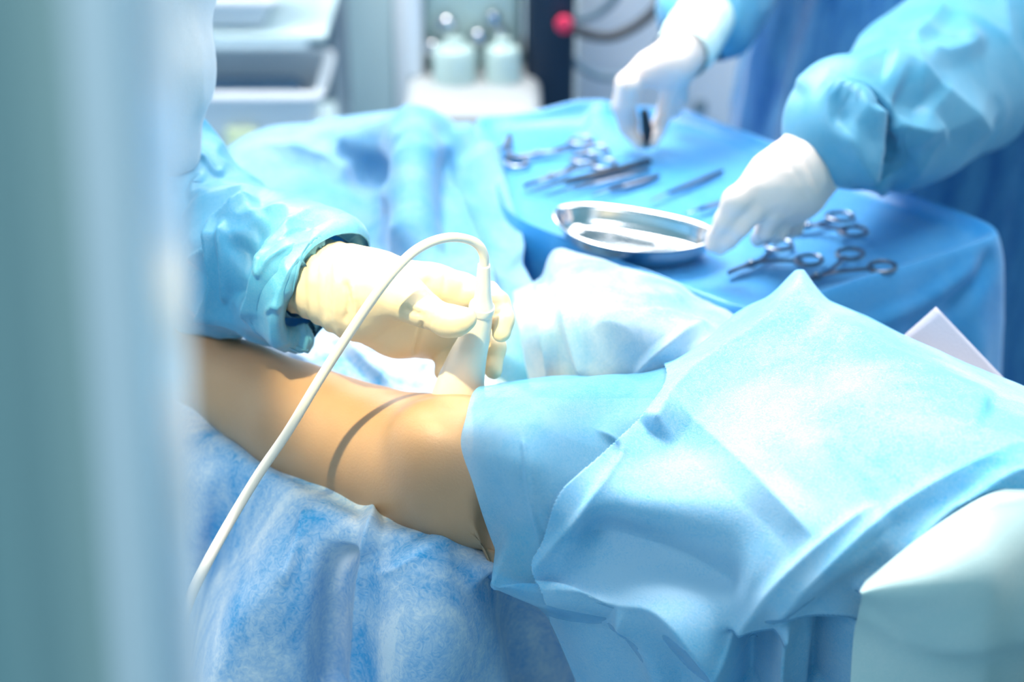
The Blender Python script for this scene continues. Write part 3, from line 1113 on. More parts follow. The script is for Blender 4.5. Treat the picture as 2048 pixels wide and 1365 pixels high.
# pale cover at the lower right corner, over the arm board
rows = [
    [(1735, 1165, .925), (1840, 1080, .960), (1960, 1000, .985), (2060, 970, .99), (2300, 945, .99)],
    [(1722, 1186, .925), (1835, 1110, .958), (1955, 1030, .984), (2060, 1005, .985), (2300, 985, .985)],
    [(1724, 1192, .923), (1850, 1180, .945), (1970, 1150, .955), (2080, 1100, .955), (2300, 1080, .955)],
    [(1718, 1225, .89), (1825, 1270, .885), (1950, 1290, .885), (2065, 1260, .885), (2300, 1240, .88)],
    [(1705, 1300, .842), (1815, 1340, .835), (1950, 1340, .835), (2040, 1340, .82), (2300, 1320, .81)],
    [(1690, 1560, .72), (1810, 1560, .72), (1950, 1560, .70), (2030, 1560, .68), (2300, 1560, .68)],
]
sheet('pale_cover', rows, M['pale'], 140, 180, wrinkle=[('n', (6, 6, 4), 0.002, 52)], thick=0.001)
tag(bpy.data.objects['pale_cover'], 'pale greenish-white cover with a sharp folded corner in front of the patient sheet', 'cover')

# folded white sheet standing up behind the patient sheet
pts = [P(1872, 614, Y=1.47), P(1740, 745, Y=1.44), P(1900, 860, Y=1.36), P(2200, 960, Y=1.34)]
A, B, Cc, D = pts
V, F = [], []
n = 24
for i in range(n):
    for j in range(n):
        u, v = i / (n - 1), j / (n - 1)
        p = (1 - u) * ((1 - v) * A + v * B) + u * ((1 - v) * D + v * Cc)
        p = p + np.array([0, 0.012 * math.sin(3 * u + 1) * (v), 0.0])
        V.append(p)
o = mesh_obj('paper_sheet', V, grid_faces(n, n), M['white_sheet'])
mm = o.modifiers.new('t', 'SOLIDIFY'); mm.thickness = 0.001
tag(o, 'lavender-white paper sheet with a pointed corner beside the instrument table', 'sheet')

# the patient's body, built once the sheets are there so that it lies below them
V, F = sdf_mesh(groups, 0.0052, folds=[
    ('r', [(700, 1010), (745, 930), (760, 850), (800, 800)], 60, -0.0015),
    ('r', [(900, 1060), (880, 980), (900, 880)], 45, -0.002),
    ('r', [(560, 760), (700, 830), (800, 850)], 60, 0.0012),
], wrinkle=[('n', 16, 0.0012, 3)])
V = below_sheets(V, ['patient_sheet', 'far_leg_veil'])
body = mesh_obj('body', V, F, M['skin'], patient)
sm = body.modifiers.new('smooth', 'SMOOTH'); sm.iterations = 8; sm.factor = 0.6


# ================================================================== instrument table
ZT = 0.90
corners = [P(945, 250, z=ZT), P(1345, 232, z=ZT), P(2025, 488, z=ZT), P(1500, 655, z=ZT), P(1010, 452, z=ZT)]
ctr = np.mean(corners, 0)
e = empty('instrument_table', (ctr[0], ctr[1], 0), 'tray stand under the blue cloth holding the surgical instruments', 'table')


def rounded_polygon(cor, r, n=400):
    cor = np.array(cor)[:, :2]
    out = []
    m = len(cor)
    for i in range(m):
        p, c, q = cor[i - 1], cor[i], cor[(i + 1) % m]
        a = c + (p - c) / np.linalg.norm(p - c) * r
        b = c + (q - c) / np.linalg.norm(q - c) * r
        for t in np.linspace(0, 1, 12):
            out.append((1 - t) ** 2 * a + 2 * t * (1 - t) * c + t * t * b)
    out = np.array(out + [out[0]])
    L = np.concatenate([[0], np.cumsum(np.linalg.norm(np.diff(out, axis=0), axis=1))])
    s = np.linspace(0, L[-1], n, endpoint=False)
    return np.stack([np.interp(s, L, out[:, 0]), np.interp(s, L, out[:, 1])], 1), s / L[-1]


outer, par = rounded_polygon(corners, 0.045)
c2 = ctr[:2]
m = MB()
inner = c2 + (outer - c2) * 0.955
V = [(*q, ZT - 0.014) for q in inner] + [(*q, ZT - 0.006) for q in inner]
n = len(inner)
F = [tuple(reversed(range(n))), tuple(range(n, 2 * n))] + [(k, (k + 1) % n, (k + 1) % n + n, k + n) for k in range(n)]
m.add(V, F); m.build('tray', M['steel_brush'], e)
m = MB(); m.tube([(c2[0] + 0.15, c2[1] + 0.08, 0.05), (c2[0] + 0.15, c2[1] + 0.08, ZT - 0.014)], 0.018, 16); m.build('pole', M['steel'], e)
m = MB(); m.box((c2[0] - 0.15, c2[1] + 0.05, 0.0), (c2[0] + 0.22, c2[1] + 0.11, 0.05), 0.02); m.build('foot', M['steel_brush'], e)

# cloth
nrm = []
d = np.roll(outer, -1, 0) - np.roll(outer, 1, 0)
nrm = np.stack([d[:, 1], -d[:, 0]], 1)
nrm /= np.linalg.norm(nrm, axis=1)[:, None]
if ((outer - c2) * nrm).sum() < 0:
    nrm = -nrm
lenp = 2 * math.pi * par
prof = [(0.0, 0), (0.15, 0), (0.3, 0), (0.45, 0), (0.58, 0), (0.7, 0), (0.8, 0), (0.87, 0.0), (0.91, 0.001), (0.94, 0.004), (0.962, 0.009), (0.98, 0.0135), (0.992, 0.0145), (1.0, 0.012)]
prof = catmull(np.array(prof), 70)
rings = []
for s, dz in prof:
    rings.append(np.concatenate([c2 + (outer - c2) * s, np.full((n, 1), ZT + dz)], 1))
fold = 0.5 * np.sin(lenp * 17 + 1.3 * np.sin(lenp * 3)) + 0.35 * np.sin(lenp * 29 + 2) + 0.3 * np.sin(lenp * 7)
for k in range(1, 60):
    t = k / 59
    drop = 0.42 * t
    off = 0.010 * (1 - math.exp(-t * 18)) + 0.02 * t
    amp = 0.016 * min(1, t * 2.0) ** 1.2
    q = outer + nrm * (off + amp * (fold + 0.6))[:, None]
    rings.append(np.concatenate([q, np.full((n, 1), ZT + 0.012 - drop)], 1))
G = np.array(rings)
N = grid_normals(G, True)
V = G.reshape(-1, 3)
Nf = N.reshape(-1, 3)
if Nf[n * 10, 2] < 0:
    Nf = -Nf
x, y = project(V)
h = crease_sum(x, y, [
    ('r', [(1090, 560), (1240, 575), (1400, 610), (1480, 640)], 24, 0.004, 0.1),
    ('r', [(1250, 250), (1420, 310), (1560, 350), (1720, 400)], 40, 0.003, 0.2),
    ('t', [(1985, 490), (1960, 560), (1880, 640)], 30, -0.010, 0.2),
    ('t', [(1560, 650), (1700, 660), (1850, 600), (1980, 510)], 26, 0.008, 0.2),
    ('r', [(1170, 240), (1230, 270), (1300, 250)], 30, 0.012, 0.2),
]) + 0.0016 * fbm(V * 9, 61) + 0.0010 * ridged(V * 7, 62)
V = V + Nf * h[:, None]
back_lift = P(1160, 225, z=ZT)
dd = np.linalg.norm(V[:, :2] - back_lift[:2], axis=1)
V[:, 2] += np.where(V[:, 2] > ZT - 0.03, 0.020 * np.exp(-(dd / 0.05) ** 2), 0)
F = [tuple(f) for f in grid_faces(len(G), n, True)]
cloth = mesh_obj('table_cloth', V, F, M['table'])
tag(cloth, 'blue cloth covering the instrument table and hanging over its edges', 'cloth')
ZC = ZT + 0.005


# ------------------------------------------------------------------ kidney dish
def kidney_pts(L, W, bend, n=96):
    out = []
    for k in range(n):
        a = 2 * math.pi * k / n
        x = math.cos(a) * L / 2
        w = W / 2
        y = math.sin(a) * w * (1 - 0.06 * math.cos(a) ** 4)
        y -= bend * (1 - (2 * x / L) ** 2)
        out.append((x, y))
    return np.array(out)


a0, a1 = P(1113, 425, z=ZC + 0.022), P(1430, 482, z=ZC + 0.022)
cx = (a0 + a1) / 2
L = np.linalg.norm(a1 - a0)
ang = math.atan2(a1[1] - a0[1], a1[0] - a0[0])
R = np.array([[math.cos(ang), -math.sin(ang), 0], [math.sin(ang), math.cos(ang), 0], [0, 0, 1]])
e = empty('kidney_dish', (cx[0], cx[1], ZC), 'shiny steel kidney dish at the front of the blue table, held at its rim', 'dish')
Wd, bend = 0.104, 0.016
prof = [(0.02, 0.002), (0.5, 0.002), (0.70, 0.0025), (0.80, 0.005), (0.87, 0.010), (0.93, 0.018), (0.965, 0.023), (1.0, 0.0250), (1.02, 0.0245), (1.015, 0.023),
        (0.975, 0.021), (0.94, 0.016), (0.885, 0.008), (0.82, 0.003), (0.72, 0.0), (0.02, 0.0)]
prof = catmull(np.array(prof), 60)
base = kidney_pts(L / 1.02, Wd, bend)
mid = np.array([0, -bend * 1.0]) * 1.0
V, F = [], []
nk = len(base)
for s, z in prof:
    K = kidney_pts(L / 1.02 - (1 - s) * 0.12 if s > 0.6 else (L / 1.02 - 0.048) * s / 0.6, max(Wd - (1 - s) * 0.12, 0.002) if s > 0.6 else (Wd - 0.048) * s / 0.6, bend if s > 0.6 else bend)
    for q in K:
        V.append(R @ np.array([q[0], q[1], z]) + np.array([cx[0], cx[1], ZC]))
for i in range(len(prof) - 1):
    for k in range(nk):
        a, b = i * nk + k, i * nk + (k + 1) % nk
        F.append((a, b, b + nk, a + nk))
mesh_obj('bowl', V, F, M['steel'], e)
rimp = kidney_pts(L, Wd + 0.002, bend)
rim = MB(); rp = [R @ np.array([q[0], q[1], 0.0248]) + np.array([cx[0], cx[1], ZC]) for q in rimp]; rim.tube(rp + [rp[0], rp[1]], 0.0015, 8, caps=False)
rim.build('rim', M['steel'], e)


# ------------------------------------------------------------------ instruments
def flat_bar(m, pts, w, t, n=None):
    """a tapering flat bar along pts (2D) of widths w, thickness t, z centre 0"""
    pts = catmull(np.array(pts, float), n or 6 * len(pts))
    w = np.interp(np.linspace(0, 1, len(pts)), np.linspace(0, 1, len(w)), w)
    T = np.gradient(pts, axis=0); T /= np.linalg.norm(T, axis=1)[:, None]
    Nn = np.stack([-T[:, 1], T[:, 0]], 1)
    V, F = [], []
    sec = [(1, 0.35), (0.6, 1), (-0.6, 1), (-1, 0.35), (-1, -0.35), (-0.6, -1), (0.6, -1), (1, -0.35)]
    for p, q, ww in zip(pts, Nn, w):
        for a, b in sec:
            V.append((p[0] + q[0] * a * ww / 2, p[1] + q[1] * a * ww / 2, b * t / 2))
    k = len(sec)
    for i in range(len(pts) - 1):
        for j in range(k):
            a, b = i * k + j, i * k + (j + 1) % k
            F.append((a, b, b + k, a + k))
    F.append(tuple(reversed(range(k)))); F.append(tuple(range((len(pts) - 1) * k, len(pts) * k)))
    m.add(V, F)


def hemostat(px_ring, px_tip, label, spread=0.028, curve=0.0, mat='dark_steel', name='hemostat', lift=0.0):
    """ringed clamp: rings midpoint and tip given where they rest on the cloth"""
    a, b = P(*px_ring, z=ZC + 0.004 + lift), P(*px_tip, z=ZC + 0.004 + lift)
    L = np.linalg.norm(b - a)
    ang = math.atan2(b[1] - a[1], b[0] - a[0])
    R = np.array([[math.cos(ang), -math.sin(ang), 0], [math.sin(ang), math.cos(ang), 0], [0, 0, 1]])
    e = empty(name, (a[0], a[1], ZC + lift), label, 'surgical clamp' if name == 'hemostat' else 'scissors', 'ringed instruments on the blue cloth')
    piv = 0.62
    for s in (1, -1):
        m = MB(); z = 0.0016 * s
        flat_bar(m, [(0.10 * L, s * spread * 0.95), (0.26 * L, s * spread * 0.55), (0.45 * L, s * spread * 0.2), (piv * L, 0)], [0.0045, 0.005, 0.0055, 0.008], 0.0032)
        m.V = [v + np.array([0, 0, z]) for v in m.V]
        m.xform(R, a); m.build('shank', M[mat], e)
        m = MB()
        flat_bar(m, [(piv * L, 0), (0.75 * L, -s * 0.0022 + curve * 0.2), (0.88 * L, -s * 0.0018 + curve * 0.55), (L, -s * 0.0006 + curve)], [0.009, 0.007, 0.005, 0.0025], 0.0032)
        m.V = [v + np.array([0, 0, -z]) for v in m.V]
        m.xform(R, a); m.build('jaw', M[mat], e)
        m = MB()
        rr = 0.0125
        c = np.array([0.02 * L, s * spread, z])
        pts = [c + np.array([1.25 * rr * math.cos(t), rr * math.sin(t), 0]) for t in np.linspace(0, 2 * math.pi, 29)]
        m.tube(pts + [pts[1]], 0.0024, 8, caps=False)
        m.xform(R, a); m.build('finger_ring', M[mat], e)
    m = MB(); m.lathe([(0.0005, -0.004), (0.0035, -0.004), (0.0038, 0.004), (0.0005, 0.0048)], (piv * L, 0, 0), 16)
    m.xform(R, a); m.build('pivot_screw', M['steel'], e)
    return e


def scalpel(px_a, px_b, label, thick=0.0042, mat='dark_steel', blade=True, name='scalpel', cat='scalpel'):
    a, b = P(*px_a, z=ZC + 0.003), P(*px_b, z=ZC + 0.003)
    L = np.linalg.norm(b - a)
    ang = math.atan2(b[1] - a[1], b[0] - a[0])
    R = np.array([[math.cos(ang), -math.sin(ang), 0], [math.sin(ang), math.cos(ang), 0], [0, 0, 1]])
    e = empty(name, a, label, cat, 'straight instruments on the blue cloth')
    m = MB(); flat_bar(m, [(0, 0), (0.2 * L, 0), (0.5 * L, 0), (0.72 * L, 0)], [thick * 1.1, thick * 1.9, thick * 1.9, thick], thick)
    m.xform(R, a); m.build('handle', M[mat], e)
    m = MB(); flat_bar(m, [(0.715 * L, 0), (0.85 * L, 0.0008), (L, 0.002)], [thick * 0.8, thick * 1.2 if blade else thick * 0.8, 0.0012], 0.0014 if blade else 0.003)
    m.xform(R, a); m.build('blade' if blade else 'tip', M['steel'], e)
    return e


hemostat((1180, 290), (1008, 318), 'long ringed clamp lying farthest back on the cloth, near the table edge', 0.022)
hemostat((1002, 322), (1022, 268), 'short ringed clamp with rings toward the hanging drape, at the far corner', 0.02)
hemostat((1190, 322), (1048, 372), 'ringed clamp just above the bundle of dark straight instruments', 0.018)
scalpel((1300, 322), (1062, 382), 'dark thick-handled instrument on top of the bundle', 0.006, 'navy', False, 'needle_holder', 'needle holder')
scalpel((1298, 340), (1090, 392), 'dark straight tweezers, middle one of the bundle behind the dish', 0.004, 'dark_steel', False, 'tweezers', 'tweezers')
scalpel((1318, 352), (1180, 392), 'blue-grey probe rod of the bundle, nearest to the dish', 0.005, 'dark_steel', False, 'surgical_probe', 'probe')
scalpel((1445, 342), (1292, 404), 'slim scalpel lying alone between the dish and the far edge', 0.004)
scalpel((1470, 398), (1366, 428), 'slim scalpel half hidden under the gloved hand', 0.004)
hemostat((1695, 448), (1565, 455), 'ringed clamp to the right of the hand, its tip under the glove', 0.024)
hemostat((1590, 505), (1450, 542), 'curved ringed clamp in the shadow beside the gloved fingertips', 0.026, 0.006)
hemostat((1735, 520), (1572, 574), 'curved ringed clamp nearest the front edge with a glinting tip', 0.024, 0.006, lift=0.004)

# ================================================================== surgeon (hand with the probe)
e = empty('surgeon', (-0.62, 1.75, 0), 'person in a pale blue gown reaching in to hold the probe in a cream glove', 'person')
hand = [
    (0.014, chain([(560, 545, 1.43, 72), (650, 562, 1.395, 75), (710, 582, 1.37, 70)]), 0.03),
    (0.020, chain([(700, 560, 1.365, 56), (780, 575, 1.375, 50), (860, 578, 1.388, 42), (925, 583, 1.395, 33)])
     + chain([(710, 590, 1.365, 56), (800, 610, 1.380, 50), (910, 618, 1.402, 32)])
     + chain([(720, 605, 1.365, 52), (800, 640, 1.380, 46), (880, 655, 1.396, 32)])
     + chain([(720, 615, 1.365, 50), (790, 658, 1.375, 42), (850, 682, 1.388, 30)]), 0.030),
    (0.016, chain([(755, 575, 1.348, 50), (815, 600, 1.328, 42)]), 0.025),
    (0.008, chain([(815, 600, 1.328, 40), (850, 622, 1.316, 32), (893, 642, 1.304, 29), (915, 643, 1.300, 26), (934, 638, 1.298, 20)]), 0.010),
    (0.006, chain([(925, 583, 1.395, 32), (975, 590, 1.382, 25), (996, 606, 1.368, 22.5)]) + chain([(996, 606, 1.368, 22.5), (1006, 640, 1.352, 21.5), (1003, 666, 1.344, 19)]), 0.008),
    (0.006, chain([(910, 618, 1.402, 30), (975, 655, 1.400, 24), (992, 695, 1.382, 20), (986, 742, 1.365, 17.5)]), 0.008),
    (0.006, chain([(880, 655, 1.396, 30), (905, 690, 1.402, 24), (893, 722, 1.382, 20), (885, 744, 1.368, 17)]), 0.008),
    (0.006, chain([(850, 682, 1.388, 28), (885, 705, 1.406, 22), (905, 735, 1.402, 19), (900, 760, 1.390, 15)]), 0.008),
]
glove_folds = [
    ('t', [(690, 560), (697, 600), (690, 650)], 10, -0.004, 0.15), ('t', [(705, 560), (712, 610), (708, 655)], 9, 0.0035, 0.15),
    ('t', [(670, 480), (672, 560), (668, 650)], 12, 0.0016, 0.1), ('t', [(650, 480), (650, 560), (645, 648)], 10, -0.0016, 0.1),
    ('t', [(802, 612), (822, 622), (850, 634)], 8, -0.0035, 0.2),
    ('t', [(838, 600), (834, 620), (828, 640)], 5, 0.0010, 0.2), ('t', [(850, 603), (846, 626), (842, 648)], 5, 0.0010, 0.2),
    ('t', [(862, 608), (858, 632), (854, 655)], 5, 0.0010, 0.2), ('t', [(873, 613), (869, 638), (866, 662)], 5, 0.0009, 0.2),
    ('t', [(884, 617), (880, 642), (878, 666)], 5, 0.0008, 0.2),
    ('t', [(845, 640), (836, 680), (828, 712)], 8, -0.0035, 0.15), ('t', [(935, 545), (925, 575), (920, 600)], 7, -0.0015, 0.2),
    ('t', [(893, 535), (888, 570), (884, 600)], 7, -0.0012, 0.2),
    ('t', [(985, 631), (1000, 625), (1024, 628)], 5, -0.0014, 0.1),
    ('r', [(850, 552), (870, 590), (900, 618)], 9, -0.003, 0.2),
    ('t', [(760, 512), (765, 530), (800, 530)], 6, 0.0015, 0.3),
]
V, F = sdf_mesh(hand, 0.0021, folds=glove_folds, wrinkle=[('ridge', (40, 40, 40), 0.0005, 71)])
V = V + sdf_normals(hand, V) * (0.0012 * np.sin(V[:, 0] * 520)[:, None] * np.clip((-0.135 - V[:, 0]) / 0.02, 0, 1)[:, None] * 0.6)
g = mesh_obj('glove', V, F, M['glove_cream'], e)
sm = g.modifiers.new('smooth', 'SMOOTH'); sm.iterations = 2; sm.factor = 0.5
g['label'] = 'cream latex glove gripping the probe'

# body under the gown: head, trunk, arms, legs and the hands inside the gloves as one surface
sx, sy = -0.72, 2.03
el = P(300, 420, Y=1.62)
wr = P(640, 560, Y=1.395)
bodyg = [
    (0.06, wchain([(sx, sy, 0.98, 0.13), (sx, sy, 1.15, 0.125), (sx + 0.01, sy - 0.02, 1.35, 0.14)]), 0.05),
    (0.05, wchain([(sx - 0.17, sy, 1.42, 0.055), (sx + 0.17, sy - 0.03, 1.42, 0.055)]), 0.06),
    (0.03, wchain([(sx + 0.01, sy - 0.02, 1.42, 0.06), (sx + 0.02, sy - 0.04, 1.54, 0.052)]), 0.04),
    (0.03, [('e', np.array([sx + 0.03, sy - 0.05, 1.64]), np.array([0.078, 0.098, 0.115]), np.eye(3))], 0.02),
    (0.012, [('e', np.array([sx + 0.045, sy - 0.15, 1.625]), np.array([0.012, 0.02, 0.02]), np.eye(3))], 0.012),
    (0.03, wchain([(sx - 0.09, sy, 0.95, 0.085), (sx - 0.1, sy, 0.5, 0.058), (sx - 0.1, sy + 0.01, 0.09, 0.036)]), 0.04),
    (0.03, wchain([(sx + 0.09, sy, 0.95, 0.085), (sx + 0.1, sy, 0.5, 0.058), (sx + 0.1, sy + 0.01, 0.09, 0.036)]), 0.04),
    (0.02, wchain([(sx - 0.1, sy + 0.02, 0.04, 0.034), (sx - 0.1, sy - 0.13, 0.032, 0.03)]), 0.02),
    (0.02, wchain([(sx + 0.1, sy + 0.02, 0.04, 0.034), (sx + 0.1, sy - 0.13, 0.032, 0.03)]), 0.02),
    (0.03, wchain([(sx + 0.18, sy - 0.03, 1.42, 0.052), (el[0], el[1], el[2], 0.04), (wr[0], wr[1], wr[2], 0.028)]), 0.04),
    (0.03, wchain([(sx - 0.18, sy, 1.42, 0.052), (sx - 0.24, sy - 0.02, 1.14, 0.04), (sx - 0.16, sy - 0.22, 1.05, 0.028), (sx - 0.14, sy - 0.30, 1.03, 0.026)]), 0.04),
]
V, F = surface_nets(bodyg, 0.011)
b = mesh_obj('body', V, F, M['skin'], e)
sm = b.modifiers.new('smooth', 'SMOOTH'); sm.iterations = 4

# gown: trunk and upper arm
ua = [P(290, -420, Y=1.70), P(318, -80, Y=1.60), P(330, 130, Y=1.56), P(335, 300, Y=1.55)]
gownb = [
    (0.08, wchain([(sx, sy, 0.55, 0.23), (sx, sy, 0.98, 0.18), (sx, sy, 1.15, 0.17), (sx, sy - 0.01, 1.38, 0.155)]), 0.05),
    (0.05, wchain([(sx - 0.17, sy, 1.43, 0.075), (sx + 0.17, sy - 0.03, 1.43, 0.075)]), 0.08),
    (0.03, [('c', ua[0], ua[1], 0.075, 0.052), ('c', ua[1], ua[2], 0.052, 0.041), ('c', ua[2], ua[3], 0.041, 0.030)], 0.05),
    (0.03, wchain([(sx - 0.18, sy, 1.42, 0.07), (sx - 0.24, sy - 0.02, 1.14, 0.06), (sx - 0.16, sy - 0.22, 1.05, 0.045)]), 0.05),
]
V, F = sdf_mesh(gownb, 0.0085, folds=[('t', [(360, 60), (372, 160), (350, 260)], 14, -0.004, 0.2), ('t', [(385, 0), (400, 120), (395, 250)], 16, 0.004, 0.2)],
                wrinkle=[('ridge', (9, 9, 5), 0.006, 81), ('n', (20, 20, 12), 0.002, 82)])
gw = mesh_obj('gown', V, F, M['gown_pale'], e)
gw['label'] = 'pale gown'

# sleeve of the reaching arm, with its flared cuff
rings = [
    (300, 330, 1.61, 130, 0.05, 0.0), (345, 390, 1.58, 125, 0.055, -0.1), (400, 470, 1.545, 150, 0.06, -0.1), (455, 520, 1.51, 158, 0.062, -0.05),
    (500, 530, 1.475, 142, 0.060, 0.0), (550, 538, 1.445, 136, 0.056, 0.05), (600, 552, 1.415, 132, 0.052, 0.2), (622, 563, 1.404, 126, 0.047, 0.28), (632, 566, 1.401, 122, 0.046, 0.34), (638, 568, 1.399, 112, 0.044, 0.36)]
V, F = ring_tube(rings, 220, 240, folds=[
    ('k', [(520, 405), (470, 440), (445, 470), (440, 560), (410, 640)], 26, 0.016, 0.1),
    ('t', [(470, 455), (468, 520), (455, 610)], 11, 0.007, 0.15),
    ('r', [(490, 480), (495, 540), (480, 610)], 16, -0.010, 0.2),
    ('k', [(640, 425), (580, 460), (542, 500), (535, 550), (560, 520), (600, 490)], 14, 0.007, 0.15),
    ('k', [(545, 500), (530, 540), (505, 600), (495, 640)], 22, 0.009, 0.2),
    ('t', [(620, 540), (575, 590), (540, 625)], 8, 0.005, 0.2),
    ('r', [(540, 450), (520, 510), (520, 560)], 20, -0.008, 0.3),
    ('t', [(400, 345), (390, 400), (430, 380)], 16, 0.006, 0.3),
    ('k', [(440, 500), (400, 520), (390, 530)], 16, 0.008, 0.3),
    ('r', [(600, 620), (590, 650), (585, 690)], 22, 0.010, 0.3),
    ('t', [(395, 310), (430, 345), (450, 338)], 10, 0.006, 0.2),
], wrinkle=[('ridge', (11, 11, 8), 0.0075, 87), ('ridge', (30, 30, 22), 0.0012, 86)])
sv = mesh_obj('sleeve', V, F, M['gown'], e)
mm = sv.modifiers.new('t', 'SOLIDIFY'); mm.thickness = 0.0006
sv['label'] = 'crumpled light blue sleeve with a flared cuff'

V, F = ring_tube([(520, 535, 1.45, 96, 0.040, 0.1), (570, 545, 1.43, 92, 0.038, 0.15), (610, 555, 1.41, 88, 0.036, 0.25), (632, 562, 1.402, 84, 0.034, 0.3)], 90, 40)
k = mesh_obj('knit_cuff', V, F, M['gown'], e)

# ================================================================== ultrasound probe and its cable
pb = P(918, 800, Y=1.34)
e = empty('ultrasound_probe', pb, 'cream ultrasound probe in a sleeve pressed onto the bare knee, cable arching over', 'probe')
sec = [(916, 812, 58, .020), (917, 796, 55, .020), (921, 770, 49, .019), (928, 742, 43, .0175), (936, 715, 38, .0165), (945, 690, 33, .015), (953, 665, 29, .0135), (960, 640, 25, .012),
       (962, 628, 23, .0115), (963, 622, 26, .0125), (964, 612, 26, .0125), (965, 606, 21, .011), (966, 590, 17, .009), (967, 560, 14.5, .0072), (968, 530, 12.5, .006)]
rings = [(a, b, 1.343 - 0.004 * i / 14, w, d) for i, (a, b, w, d) in enumerate(sec)]
V, F = ring_tube(rings, 64, 120)
Fl = [tuple(f) for f in F]
Fl.append(tuple(range(64))); Fl.append(tuple(reversed(range(64 * 119, 64 * 120))))
mesh_obj('probe_body', V, Fl, M['probe'], e)
cpts = [(968, 534, 1.339), (968, 512, 1.338), (958, 492, 1.335), (938, 480, 1.330), (905, 475, 1.320), (868, 482, 1.310), (830, 502, 1.300), (795, 535, 1.290), (755, 585, 1.285), (700, 665, 1.285), (640, 758, 1.280),
        (575, 865, 1.265), (520, 945, 1.245), (465, 1035, 1.215), (415, 1125, 1.165), (380, 1200, 1.14), (355, 1290, 1.11), (335, 1400, 1.07), (320, 1560, 1.02)]
W = np.array([P(a, b, Y=c) for a, b, c in cpts])
W = catmull(W, 160)
rad = np.interp(np.linspace(0, 1, 160), [0, 0.12, 0.16, 1], [0.0042, 0.0042, 0.0040, 0.0046])
m = MB(); m.tube(W, rad, 20)
cb = m.build('cable', M['cable'], e)

# ================================================================== assistant at the instrument table
ax, ay = 0.62, 2.34
e = empty('assistant', (ax, ay, 0), 'person in a blue gown standing behind the instrument table, white gloves over the tools', 'person')
rh = [  # hand on the dish rim: heights above the floor
    (0.02, chain([(1700, 268, 1.045, 50), (1640, 305, 1.03, 55), (1600, 340, 1.02, 58)]), 0.03),
    (0.018, chain([(1600, 320, 1.02, 46), (1540, 352, 1.015, 38), (1470, 402, 1.0, 23)])
     + chain([(1605, 340, 1.01, 46), (1550, 375, 1.005, 38), (1505, 418, 0.985, 24)])
     + chain([(1612, 355, 1.0, 46), (1580, 385, 0.995, 38), (1545, 425, 0.975, 25)])
     + chain([(1622, 362, 0.995, 42), (1604, 395, 0.985, 34), (1582, 430, 0.965, 23)]), 0.025),
    (0.005, chain([(1470, 400, 1.0, 23), (1448, 442, 0.975, 19), (1430, 474, 0.952, 16), (1424, 492, 0.943, 13)]), 0.007),
    (0.005, chain([(1505, 422, 0.985, 24), (1480, 454, 0.968, 20), (1456, 482, 0.949, 17), (1442, 499, 0.938, 13)]), 0.006),
    (0.005, chain([(1542, 426, 0.978, 24), (1530, 462, 0.955, 18), (1516, 478, 0.935, 14), (1526, 474, 0.922, 12)]), 0.004),
    (0.005, chain([(1566, 430, 0.968, 22), (1560, 464, 0.948, 17), (1552, 478, 0.930, 13)]), 0.004),
    (0.005, chain([(1592, 428, 0.96, 20), (1590, 456, 0.942, 15), (1582, 468, 0.928, 12)]), 0.004),
    (0.006, chain([(1560, 365, 0.99, 30), (1500, 415, 0.965, 22), (1470, 452, 0.948, 16)]), 0.006),
]
V, F = sdf_mesh(rh, 0.0026, folds=[('t', [(1590, 290), (1620, 340), (1640, 385)], 10, -0.003, 0.1), ('t', [(1605, 270), (1640, 330), (1655, 375)], 10, 0.003, 0.1),
                                   ('t', [(1570, 320), (1600, 360), (1615, 400)], 8, -0.0015, 0.1)],
                wrinkle=[('ridge', (30, 30, 30), 0.0006, 72)])
g = mesh_obj('glove', V, F, M['glove_white'], e)
sm = g.modifiers.new('smooth', 'SMOOTH'); sm.iterations = 2
g['label'] = 'white glove resting on the dish rim'
lh = [
    (0.02, chain([(1400, 50, 1.045, 40), (1372, 95, 1.03, 42), (1345, 126, 1.02, 44)]), 0.03),
    (0.012, chain([(1350, 118, 1.02, 36), (1300, 138, 1.01, 30), (1252, 166, 0.995, 21)]) + chain([(1355, 126, 1.01, 36), (1345, 150, 1.0, 30), (1342, 176, 0.985, 21)]), 0.016),
    (0.004, chain([(1252, 168, 0.995, 21), (1240, 212, 0.965, 16.5), (1252, 256, 0.935, 14), (1278, 288, 0.918, 11)]), 0.004),
    (0.004, chain([(1258, 170, 1.0, 21), (1250, 216, 0.965, 16), (1260, 258, 0.932, 13.5), (1282, 290, 0.914, 10)]), 0.004),
    (0.004, chain([(1342, 176, 0.985, 22), (1332, 218, 0.955, 17.5), (1316, 258, 0.93, 15), (1306, 284, 0.92, 12)]), 0.004),
    (0.004, chain([(1270, 158, 1.0, 21), (1256, 205, 0.975, 15), (1266, 248, 0.94, 12.5)]), 0.004),
    (0.004, chain([(1360, 160, 0.985, 19), (1362, 195, 0.955, 14), (1348, 226, 0.935, 12)]), 0.004),
]
V, F = sdf_mesh(lh, 0.003, wrinkle=[('ridge', (30, 30, 30), 0.0006, 73)])
g = mesh_obj('glove', V, F, M['glove_white'], e)
sm = g.modifiers.new('smooth', 'SMOOTH'); sm.iterations = 2
g['label'] = 'white glove pinching a dark instrument'

